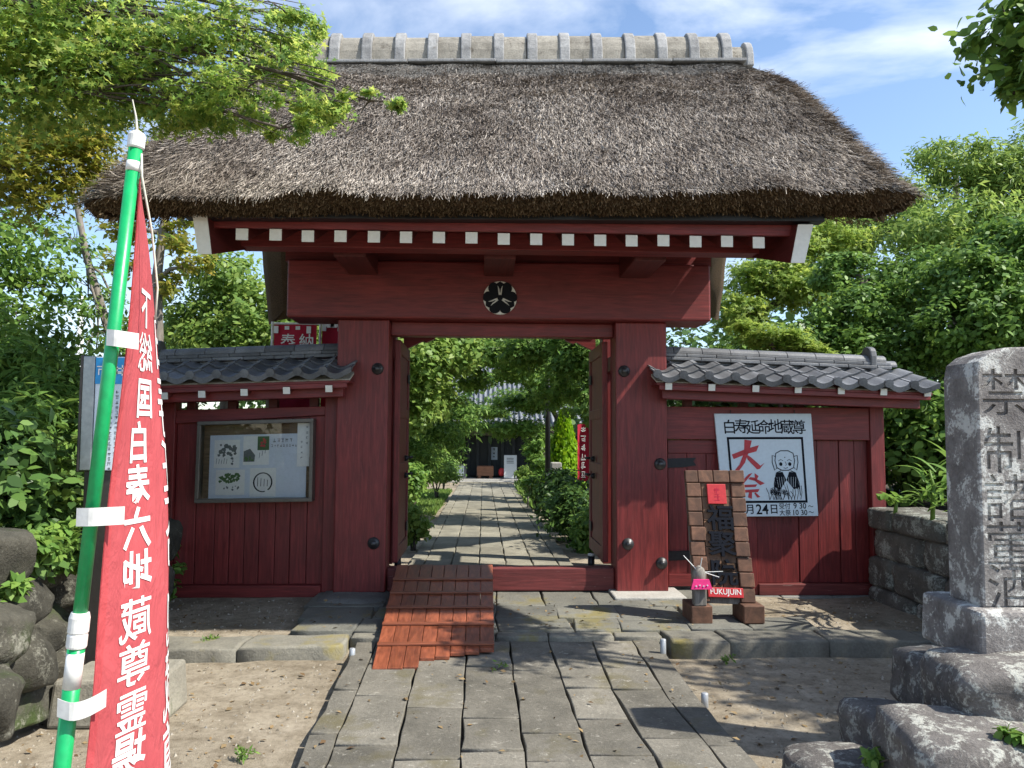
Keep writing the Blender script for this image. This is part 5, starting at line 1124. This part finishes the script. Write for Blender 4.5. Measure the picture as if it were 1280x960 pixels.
p = at(660, 618, 17); t = thing('low_rail', 'low wooden rail beside the garden path edge', 'rail', (p.x+.2, 17, gz(0, 17)))
for x in (0, .45): MB().tube([(p.x+x, 17, gz(0, 17)-.1), (p.x+x, 17, p.z+.28)], .02, 8).build('post', 'weathered_wood', t, True)
for z in (.1, .22): MB().tube([(p.x-.05, 16.97, p.z+z), (p.x+.5, 16.97, p.z+z)], .014, 8).build('bar', 'weathered_wood', t, True)

# ------------------------------------------------------------------ trees and plants
# grass on the garden lawn
def grass(name, x0, x1, y0, y1, n, h, mat='grass_blade', lab='short sunlit grass beside the garden path'):
    P = np.stack([rng.uniform(x0, x1, n), rng.uniform(y0, y1, n), np.zeros(n)], 1); P[:, 2] = [gz(0, y) for y in P[:, 1]]
    T = rng.normal(size=(n, 3))*.35 + np.array([0, 0, 1]); N = _unit(np.stack([rng.normal(size=n), rng.normal(size=n), np.zeros(n)], 1)); N = _unit(N - _unit(T)*np.sum(N*_unit(T), 1, keepdims=True))
    V, k = leaves(P, N, T, h*(.6+.8*rng.random(n)), BLADE*np.array([1.6, 1, 1])); o = fast_mesh(name, V, k, mat, None); tag(o, lab, 'grass', kind='stuff')
grass('lawn_grass', -3.6, -0.95, 15.5, 24, 16000, .09)
grass('verge_grass', 1.1, 2.2, 17, 26, 9000, .22, lab='longer grass tufts right of the garden path')

def TP(x, y, Y): p = at(x, y, Y); return (p.x, p.y, p.z)
# overhanging maple, upper left
tree('maple_tree', 'spreading green maple whose boughs overhang the thatch from upper left', 'tree',
     [(-5.6, 4.4, .7), (-5.3, 4.5, 1.9), (-4.9, 4.6, 2.8), (-4.3, 4.6, 3.5), (-3.6, 4.6, 4.0)], .17,
     [PB(40, 40, 4.5, .8, .6, .3), PB(150, 30, 4.6, .6, .5, .24), PB(235, 62, 4.5, .5, .45, .17), PB(310, 40, 4.6, .45, .4, .16), PB(300, 118, 4.4, .42, .35, .15), PB(385, 128, 4.4, .3, .3, .085), PB(462, 126, 4.45, .22, .2, .06, .07), PB(350, 75, 4.5, .3, .3, .1), PB(215, 135, 4.5, .42, .35, .13), PB(60, 120, 4.6, .75, .6, .24), PB(150, 105, 4.7, .5, .45, .17), PB(352, 160, 4.4, .2, .2, .06), PB(365, 22, 4.6, .22, .25, .08), PB(-80, 60, 4.5, .9, .7, .5)],
     26000, .042, 'maple_leaf', STAR, twigs=10, core=.1, up=.8, flat=.3, spread=.2, limb_r=.16, per=60)
tree('maple_tree', 'maple with yellowing leaf tips behind the banner pole, far left', 'tree', [(-6.2, 6.6, .8), (-6.0, 6.6, 2.2), (-5.5, 6.6, 3.2), (-4.9, 6.6, 3.9)], .14,
     [PB(50, 165, 6.4, .7, .5, .3), PB(105, 195, 6.4, .45, .4, .16), PB(20, 220, 6.3, .6, .5, .4), PB(110, 165, 6.5, .4, .35, .14), PB(60, 225, 6.4, .5, .4, .2)], 6000, .06, 'maple_yellow', STAR, twigs=6, core=.1, up=.9, flat=.4, limb_r=.2)
tree('broadleaf_tree', 'dark broadleaf tree filling the far left edge below the maples', 'tree', [(-6.6, 8.2, .8), (-6.5, 8.2, 1.8), (-6.3, 8.2, 2.8), (-6.0, 8.1, 3.6)], .15,
     [PB(5, 300, 8, .5, .6, .5), PB(30, 430, 7.6, .45, .6, .4), PB(-20, 430, 7.5, .7, .7, .6), PB(40, 350, 8.2, .3, .4, .2), PB(-90, 380, 7.8, .8, .8, 1.2)], 9000, .075, 'mid_leaf', OVAL, core=.2)
tree('slender_tree', 'slim leaning tree with sparse leaves against sky left of banner', 'tree', [TP(150, 470, 9.5)[:2]+(.7,), TP(150, 470, 9.5), TP(132, 400, 9.5), TP(108, 320, 9.5), TP(96, 255, 9.5), TP(70, 190, 9.5)], .065,
     [PB(110, 370, 9.5, .5, .5, .4), PB(85, 300, 9.5, .35, .4, .3), PB(120, 440, 9.4, .45, .4, .25), PB(150, 395, 9.6, .25, .3, .25)], 1500, .075, 'mid_leaf', DIAMOND, 'pale_bark', twigs=9, core=.1, limb_r=.4)
tree('bare_limbed_tree', 'pale-limbed tree with thin yellowish leaves behind left wing roof', 'tree', [TP(197, 440, 12)[:2]+(.3,), TP(197, 430, 12), TP(196, 350, 12), TP(203, 290, 12), TP(212, 240, 12)], .11,
     [PB(215, 300, 12, .35, .4, .25), PB(240, 330, 12, .3, .4, .2), PB(205, 360, 12, .3, .4, .25), PB(150, 290, 12, .4, .4, .25), PB(225, 275, 12.2, .25, .3, .2), PB(140, 330, 12, .35, .4, .25)], 2200, .10, 'maple_yellow', DIAMOND, 'pale_bark', twigs=10, core=.1, limb_r=.42)
tree('roundleaf_tree', 'yellow-green sunlit tree behind left wing roof and thatch edge', 'tree', [TP(285, 440, 13)[:2]+(.2,), TP(285, 440, 13), TP(285, 400, 13), TP(280, 360, 13)], .12,
     [PB(285, 350, 13, .62, .6, .5), PB(245, 400, 13, .55, .6, .45), PB(320, 400, 12.6, .6, .6, .5), PB(270, 425, 12.6, .9, .6, .35), PB(360, 420, 12.8, .6, .6, .5)], 12000, .10, 'bright_leaf', OVAL, core=.25)
tree('roundleaf_tree', 'darker green tree low behind left wing roof', 'tree', [TP(340, 450, 15)[:2]+(.2,), TP(340, 440, 15), TP(340, 420, 15)], .12, [PB(330, 430, 15, 1.3, .8, .7), PB(220, 440, 15, 1.4, .8, .6), PB(420, 430, 15, 1.0, .8, .8)], 12000, .11, 'mid_leaf', OVAL, core=.25)
# left bank planting
shrub('feathery_bush', 'feathery narrow-leaved bush on the left bank', [PB(45, 530, 5.8, .42, .4, .3), PB(20, 480, 6.2, .5, .4, .35), PB(85, 500, 6.4, .3, .35, .3), PB(15, 570, 5.6, .4, .4, .25)], 9000, .12, 'mid_leaf', shape=BLADE*np.array([1.5, 1, 1]), core=.1, up=.4, droop=.8)
shrub('bank_shrub', 'dark leafy shrub spilling over boulders at far left edge', [PB(10, 640, 5.0, .4, .35, .25), PB(-30, 600, 4.8, .4, .4, .4), PB(60, 625, 5.6, .35, .3, .25), PB(20, 710, 4.5, .18, .15, .1, .05)], 5500, .085, 'dark_leaf', shape=OVAL)
shrub('bank_shrub', 'dense dark shrub behind the information post', [PB(110, 580, 7.2, .5, .5, .55), PB(50, 500, 7.2, .5, .5, .3), PB(165, 560, 8.0, .5, .5, .7), PB(200, 580, 8.4, .5, .4, .8), PB(20, 590, 6.9, .7, .5, .6)], 14000, .075, 'mid_leaf', shape=OVAL, core=.25)
shrub('trailing_shrub', 'leafy shrub trailing down over the top of the left boulders', [PB(18, 690, 4.35, .24, .16, .09), PB(72, 700, 5.0, .22, .16, .09), PB(40, 672, 4.8, .3, .2, .1), PB(110, 700, 5.5, .2, .18, .12), PB(5, 740, 4.1, .12, .1, .1)], 4200, .06, 'mid_leaf', shape=OVAL, core=.1, base=(-3.3, 4.9, .6))
def leafy_plant(label, base, n, L, w, mat, spread=1.0, h=.55, droop=.45):
    t = thing('broad_leaved_plant', label, 'plant', base)
    for i in range(n):
        an = 2*math.pi*i/n*1.618*2; up_ = random.uniform(.35, 1.2); b_ = Vector(base) + Vector((random.uniform(-.1, .1), random.uniform(-.1, .1), random.uniform(0, h)))
        long_leaf('leaf', b_, (math.cos(an)*spread, math.sin(an)*spread, up_), L*random.uniform(.7, 1.15), w*random.uniform(.8, 1.2), mat, t, droop)
    mb = MB(); mb.tube([Vector(base)-Vector((0, 0, .1)), Vector(base)+Vector((.02, 0, h*.6)), Vector(base)+Vector((0, .02, h))], [.02, .016, .008], 6).build('stem', 'grass_blade', t, True)
leafy_plant('broad-leaved plant with pale arching leaves above the left boulders', TP(62, 648, 5.1), 22, .32, .085, 'bright_leaf')
leafy_plant('broad-leaved plant at the far left edge above the boulders', TP(12, 655, 4.9), 18, .3, .08, 'mid_leaf')
leafy_plant('long-leaved plant on the right stone wall nearest the monument', TP(1165, 640, 6.3), 44, .3, .034, 'mid_leaf', .8, .35, .35)
leafy_plant('long-leaved plant on the right stone wall beside the red end post', TP(1118, 634, 6.9), 20, .17, .055, 'mid_leaf', 1.0, .08, .3)
leafy_plant('tuft of long leaves behind the monument pillar', TP(1205, 640, 5.8), 20, .45, .05, 'mid_leaf', .8, .35, .3)
shrub('wall_creeper', 'small creeper on the left wall end post, low beside banner', [PB(216, 690, 7.3, .06, .05, .12), PB(220, 715, 7.3, .09, .05, .07), PB(215, 735, 7.25, .06, .05, .07)], 200, .06, 'mid_leaf', shape=OVAL, base=(-2.95, 7.3, .05), stems=3, core=.1)
# right side mass
tree('lime_maple', 'lime green young maple just above the right tile roof', 'tree', [TP(975, 470, 9.2)[:2]+(.3,), TP(975, 470, 9.2), TP(970, 440, 9.2)], .04, [PB(960, 420, 9.2, .42, .35, .1), PB(1000, 432, 9.2, .3, .3, .07), PB(935, 408, 9.3, .2, .25, .07), PB(1020, 440, 9.1, .2, .2, .06)], 3200, .07, 'maple_lime', STAR, core=.05, up=.9, flat=.4, limb_r=.5)
tree('bright_maple', 'sunlit light green maple between thatch and camellia', 'tree', [TP(935, 480, 12)[:2]+(.2,), TP(935, 470, 12), TP(945, 400, 12)], .11, [PB(950, 345, 12, .55, .5, .35), PB(990, 310, 12.2, .6, .5, .4), PB(925, 390, 11.8, .45, .5, .3), PB(1000, 360, 11.8, .5, .5, .35), PB(1040, 300, 12.4, .5, .5, .4)], 12000, .085, 'maple_lime', STAR, core=.15, up=.8, flat=.5)
tree('camellia_tree', 'glossy dark green camellia behind the right tile roof', 'tree', [TP(1060, 520, 10)[:2]+(.3,), TP(1060, 500, 10), TP(1070, 420, 10), TP(1080, 350, 10)], .12, [PB(1065, 395, 9.8, .6, .6, .4), PB(1130, 360, 10, .6, .7, .45), PB(1010, 440, 9.6, .7, .5, .35), PB(1110, 440, 9.4, .7, .6, .45), PB(1050, 345, 10.4, .4, .5, .3), PB(960, 450, 10.2, .7, .5, .45)], 30000, .07, 'glossy_leaf', OVAL, core=.3, spread=.17, per=70, flat=.7)
tree('camellia_tree', 'broad dark tree with glossy leaves at right edge above monument', 'tree', [TP(1250, 520, 9)[:2]+(.7,), TP(1250, 480, 9), TP(1245, 400, 9)], .14, [PB(1215, 350, 9, .5, .6, .4), PB(1268, 310, 9.2, .5, .6, .4), PB(1190, 410, 8.8, .5, .6, .4), PB(1260, 405, 8.6, .6, .6, .45), PB(1340, 350, 9, .8, .8, .8)], 28000, .078, 'glossy_leaf', OVAL, core=.25, spread=.17, per=70, flat=.7)
tree('feathery_tree', 'tall feathery yellow-green tree rising behind the camellias', 'tree', [TP(1190, 500, 15)[:2]+(.3,), TP(1190, 450, 15), TP(1195, 300, 15), TP(1195, 220, 15)], .14, [PB(1195, 205, 14, .8, .8, .5), PB(1110, 262, 14, .8, .8, .6), PB(1060, 300, 14, .6, .7, .5), PB(1250, 230, 14, .8, .8, .6), PB(1160, 300, 12, .9, .8, .6), PB(1230, 280, 12, .8, .8, .5), PB(1320, 220, 14, 1.0, .9, 1.2)], 26000, .13, 'bright_leaf', BLADE*np.array([2.2, 1, 1]), core=.15, up=.5, droop=.1, spread=.17, per=60, flat=.8)
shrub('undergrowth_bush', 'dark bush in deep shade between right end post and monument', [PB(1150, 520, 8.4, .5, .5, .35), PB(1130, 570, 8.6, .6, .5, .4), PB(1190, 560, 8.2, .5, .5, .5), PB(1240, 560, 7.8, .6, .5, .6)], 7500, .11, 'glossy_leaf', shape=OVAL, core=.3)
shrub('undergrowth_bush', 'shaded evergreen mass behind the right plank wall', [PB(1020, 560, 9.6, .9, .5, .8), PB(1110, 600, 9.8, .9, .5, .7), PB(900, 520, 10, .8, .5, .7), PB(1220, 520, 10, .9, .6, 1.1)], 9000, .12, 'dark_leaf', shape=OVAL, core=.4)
tree('overhanging_tree', 'near evergreen tree whose dark branch hangs in at top right', 'tree', [(7.3, 3.2, .8), (7.2, 3.2, 2.2), (6.9, 3.2, 3.4), (6.4, 3.2, 4.5), (5.9, 3.2, 5.2)], .2,
     [PB(1262, 40, 4.6, .26, .3, .2), PB(1290, 90, 4.6, .22, .3, .25), PB(1330, 30, 4.5, .5, .5, .4), PB(1262, 118, 4.65, .07, .1, .06, .03), (5.95, 3.9, 4.6, .7, .6, .5), (6.9, 3.5, 5.3, .9, .8, .7), (8.0, 3.3, 5.5, 1.1, 1.0, .9)], 14000, .085, 'glossy_leaf', OVAL, core=.2, limb_r=.2)
# garden inside
tree('garden_tree', 'leafy tree just inside the gate, upper left of the opening', 'tree', [(-2.9, 14, 0), (-2.7, 14, 1.6), (-2.4, 14, 2.8)], .12, [PB(525, 450, 13.5, .6, .6, .5), PB(560, 440, 14, .6, .6, .4), PB(515, 510, 13.5, .45, .5, .4), PB(545, 500, 15, .5, .5, .35), PB(500, 400, 14, .9, .8, .7)], 10000, .12, 'bright_leaf', OVAL, core=.15)
tree('garden_tree', 'dark pine-like tree left of the garden path', 'tree', [(-2.6, 18, -.1), (-2.5, 18, 1.2), (-2.3, 18, 2.2)], .1, [PB(545, 545, 17, .6, .6, .5), PB(515, 570, 16, .55, .5, .5), PB(570, 520, 19, .7, .6, .45), PB(525, 585, 17, .5, .5, .3)], 9000, .13, 'mid_leaf', BLADE*np.array([2, 1, 1]), core=.2)
tree('garden_tree', 'layered maple reaching over the middle of the garden path', 'tree', [(2.4, 20, -.1), (2.2, 20, 1.6), (1.6, 20, 2.6)], .12, [PB(640, 535, 20, .9, .7, .22), PB(660, 500, 20, 1.0, .7, .3), PB(610, 515, 21, .6, .6, .16), PB(690, 470, 19, .9, .7, .5), PB(672, 560, 19, .3, .4, .35), PB(676, 582, 18.5, .28, .4, .3), PB(620, 470, 19, .5, .6, .12)], 11000, .12, 'mid_leaf', STAR, core=.1, up=.9, flat=.4)
tree('garden_tree', 'tree with arching limbs inside the gate, upper right of opening', 'tree', [(3.0, 14, 0), (2.7, 14, 1.3), (2.2, 14, 2.3), (1.5, 14, 3.0)], .1, [PB(720, 450, 13, .5, .6, .35), PB(700, 490, 14, .5, .6, .35), PB(735, 500, 13, .4, .5, .4), PB(660, 445, 14, .6, .6, .3), PB(610, 440, 15, .7, .6, .2), PB(740, 420, 13, .6, .6, .5), PB(690, 420, 14, 1.0, .8, .4)], 10000, .11, 'mid_leaf', STAR, core=.1, flat=.5, twigs=8)
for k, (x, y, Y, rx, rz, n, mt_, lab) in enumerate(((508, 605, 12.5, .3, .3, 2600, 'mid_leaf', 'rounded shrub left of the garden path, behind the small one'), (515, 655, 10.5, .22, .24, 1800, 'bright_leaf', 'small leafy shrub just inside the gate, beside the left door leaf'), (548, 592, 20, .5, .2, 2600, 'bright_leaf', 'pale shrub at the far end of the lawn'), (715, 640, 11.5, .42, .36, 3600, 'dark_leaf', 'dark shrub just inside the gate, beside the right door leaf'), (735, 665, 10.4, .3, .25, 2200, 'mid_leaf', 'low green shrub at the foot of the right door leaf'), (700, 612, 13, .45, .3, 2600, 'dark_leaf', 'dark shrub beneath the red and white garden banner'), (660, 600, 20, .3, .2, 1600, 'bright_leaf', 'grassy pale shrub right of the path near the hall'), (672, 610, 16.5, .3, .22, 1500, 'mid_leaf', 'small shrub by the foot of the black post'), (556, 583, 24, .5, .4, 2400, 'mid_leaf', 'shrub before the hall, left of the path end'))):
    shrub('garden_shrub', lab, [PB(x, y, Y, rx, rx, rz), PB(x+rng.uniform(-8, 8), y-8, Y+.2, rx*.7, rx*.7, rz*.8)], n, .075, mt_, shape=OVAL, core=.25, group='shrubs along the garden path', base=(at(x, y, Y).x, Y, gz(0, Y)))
p = at(705, 610, 16); rt = thing('conifer_shrub', 'bright yellow-green conical conifer beside the black post', 'conifer', (p.x, 16, gz(0, 16))); zt_ = at(702, 516, 16).z
n = 9000; hh = rng.random(n)**.8; ang = rng.random(n)*2*np.pi; rr = (.48*(1-hh**1.4)+.05)*(.55+.5*rng.random(n)); P = np.stack([p.x+rr*np.cos(ang), 16+rr*np.sin(ang), gz(0, 16)+.1+hh*(zt_-gz(0, 16)-.1)], 1)
N = _unit(np.stack([np.cos(ang), np.sin(ang), .3+0*ang], 1)+rng.normal(size=(n, 3))*.4); V, k = leaves(P, N, rng.normal(size=(n, 3))*.4+np.array([0, 0, 1.0]), .1*(.6+.8*rng.random(n)), DIAMOND); fast_mesh('foliage', V, k, 'conifer_leaf', rt); MB().tube([(p.x, 16, gz(0, 16)-.1), (p.x, 16, zt_-.2)], [.05, .01], 8).build('trunk', 'bark', rt, True)
tree('garden_tree', 'tall leafy tree spreading across the top of the doorway view', 'tree', [(-1.9, 16.5, 0), (-1.8, 16.5, 1.8), (-1.2, 16.5, 3.2), (-.4, 16.5, 3.9)], .12, [PB(570, 455, 16.5, .7, .6, .3), PB(610, 440, 16.5, .7, .6, .25), PB(590, 480, 17, .5, .5, .16), PB(650, 460, 16.5, .6, .6, .25), PB(545, 480, 16, .5, .5, .3), PB(630, 425, 16, 1.0, .7, .35), PB(560, 420, 16, .9, .7, .4)], 12000, .10, 'mid_leaf', OVAL, core=.15, twigs=8)
# distant trees closing the view
for k, (x, y, Y, rx, rz, mt_, lab) in enumerate(((560, 470, 38, 5, 4.5, 'mid_leaf', 'tall tree behind the hall, left of its roof'), (700, 460, 40, 5, 5, 'dark_leaf', 'tall dark tree behind the hall, right of its roof'), (440, 470, 30, 4, 3.5, 'dark_leaf', 'distant dark tree seen over the left wing'), (860, 470, 26, 4, 3.0, 'dark_leaf', 'distant dark tree behind the bright maple'), (1080, 440, 24, 4.5, 4.0, 'dark_leaf', 'distant dark tree behind the right camellia'), (1300, 420, 20, 4, 4.0, 'dark_leaf', 'distant dark tree beyond the right picture edge'), (10, 520, 17, 2.2, 1.0, 'mid_leaf', 'distant tree low at far left between trunks'))):
    p = at(x, y, Y); tree('distant_tree', lab, 'tree', [(p.x, Y, 0), (p.x, Y, max(1, p.z-rz*.5)), (p.x, Y, p.z)], .25, [[p.x, Y, p.z, rx, rx*.6, rz], [p.x+rx*.6, Y-.5, p.z-rz*.4, rx*.6, rx*.5, rz*.6], [p.x-rx*.6, Y-.5, p.z-rz*.3, rx*.6, rx*.5, rz*.6], [p.x, Y-1, 1.2, rx, rx*.4, 1.2]], 7000, .034*rx**.5*4, mt_, OVAL, group='distant trees', core=.3, twigs=2)
pu = at(100, 420, 30); up_ = thing('utility_pole', 'distant pale utility pole low in the sky gap at left', 'pole', (pu.x, 30, 0)); MB().tube([(pu.x, 30, 0), (pu.x, 30, at(100, 370, 30).z)], [.16, .12], 10).build('shaft', 'plaster_white', up_, True); MB().box(pu.x-.6, pu.x+.6, 29.93, 29.99, at(100, 385, 30).z, at(100, 385, 30).z+.1).build('crossarm', 'plaster_white', up_)
for k, (x, y, lab) in enumerate(((262, 802, 'small weed tuft on the left kerb near the banner'), (620, 836, 'tiny weed in the path joint below the ramp corner'), (905, 826, 'small weed tuft below the right kerb'), (1092, 800, 'small weed tuft at the foot of the right stone wall'), (300, 945, 'weed tuft in the sand at the bottom left'))):
    p = gr(x, y, .08 if k in (0, 1) else .02); shrub('weed_tuft', lab, [[p.x, p.y, p.z+.02, .04, .04, .02], [p.x+.05, p.y+.02, p.z+.015, .03, .03, .015]], 70 if k != 1 else 25, .032, 'mid_leaf', shape=BLADE*np.array([2, 1, 1]), cat='weed', group='weeds among sand and stones', stems=2, stem_r=.003, core=.1, up=.3, droop=-.6, base=(p.x, p.y, p.z-.01))
# pebbles on the sand
n = 9000; P = np.stack([rng.uniform(-3.6, 3.7, n), rng.uniform(2.5, 7.3, n), np.zeros(n)], 1); P = P[((P[:, 0] < -1.0) | (P[:, 0] > 1.42)) & ((P[:, 1] < 5.55) | (P[:, 1] > 6.05)) & ~((P[:, 1] > 5.9) & (P[:, 0] > -1.5) & (P[:, 0] < 2.6))]
P[:, 2] = [gz(x, y) for x, y in P[:, :2]]; F = np.array([(0, 1, 4), (1, 2, 4), (2, 3, 4), (3, 0, 4)]); n = len(P); a_ = rng.random(n)*6.28; sz = (.004+.012*rng.random(n)**4)[:, None]; Vp = []
for q in range(4): Vp.append(P + np.stack([np.cos(a_+q*1.57), np.sin(a_+q*1.57), np.zeros(n)-.2], 1)*sz*(.7+.6*rng.random((n, 1))))
Vp.append(P + np.stack([np.zeros(n), np.zeros(n), np.ones(n)*.8], 1)*sz); Vp = np.stack(Vp, 1)
mp_ = MB(); mp_.v = [Vector(v) for v in Vp.reshape(-1, 3)]; mp_.f = [[int(i*5+c) for c in f] for i in range(n) for f in F]; o = mp_.build('pebbles', 'pebble', None, fix=False); tag(o, 'fine pebbles and grit scattered over the bare sand', 'pebbles', kind='stuff')
# fallen leaves and grit on the sand and stones
n = 2600; P = np.stack([rng.uniform(-4, 4.0, n), rng.uniform(1.5, 7.2, n), np.zeros(n)], 1); keep = []
for i, q in enumerate(P):
    on = -0.95 < q[0] < 1.35
    P[i, 2] = (PT+.008 if on and q[1] < 5.84 else (TZ+.01 if (q[1] > 5.98 and -1.4 < q[0] < 2.0) else gz(q[0], q[1])+.006)); keep.append(not (5.5 < q[1] < 6.0) and not (on and q[1] < 5.84 and rng.random() < .55))
P = P[np.array(keep)]; N = _unit(rng.normal(size=P.shape)*.3+np.array([0, 0, 1])); V, k = leaves(P, N, rng.normal(size=P.shape), .018+.035*rng.random(len(P))**2, DIAMOND); o = fast_mesh('leaf_litter', V, k, 'litter', None); tag(o, 'scattered dry leaves and grit on sand and flagstones', 'leaf litter', kind='stuff')
shrub('weed_tuft', 'small green weed at the foot of the monument rocks', [PB(1092, 945, 3.35, .04, .04, .03), PB(1272, 925, 3.0, .05, .05, .04)], 160, .05, 'mid_leaf', shape=OVAL, stems=2, stem_r=.004, core=.1, base=tuple(at(1092, 955, 3.35)))
for o in scene.objects:   # fine print: strokes too small to pick apart
    if o.parent and o.name.split('.')[0] in ('lettering', 'panel_lettering'): o['kind'] = 'stuff'
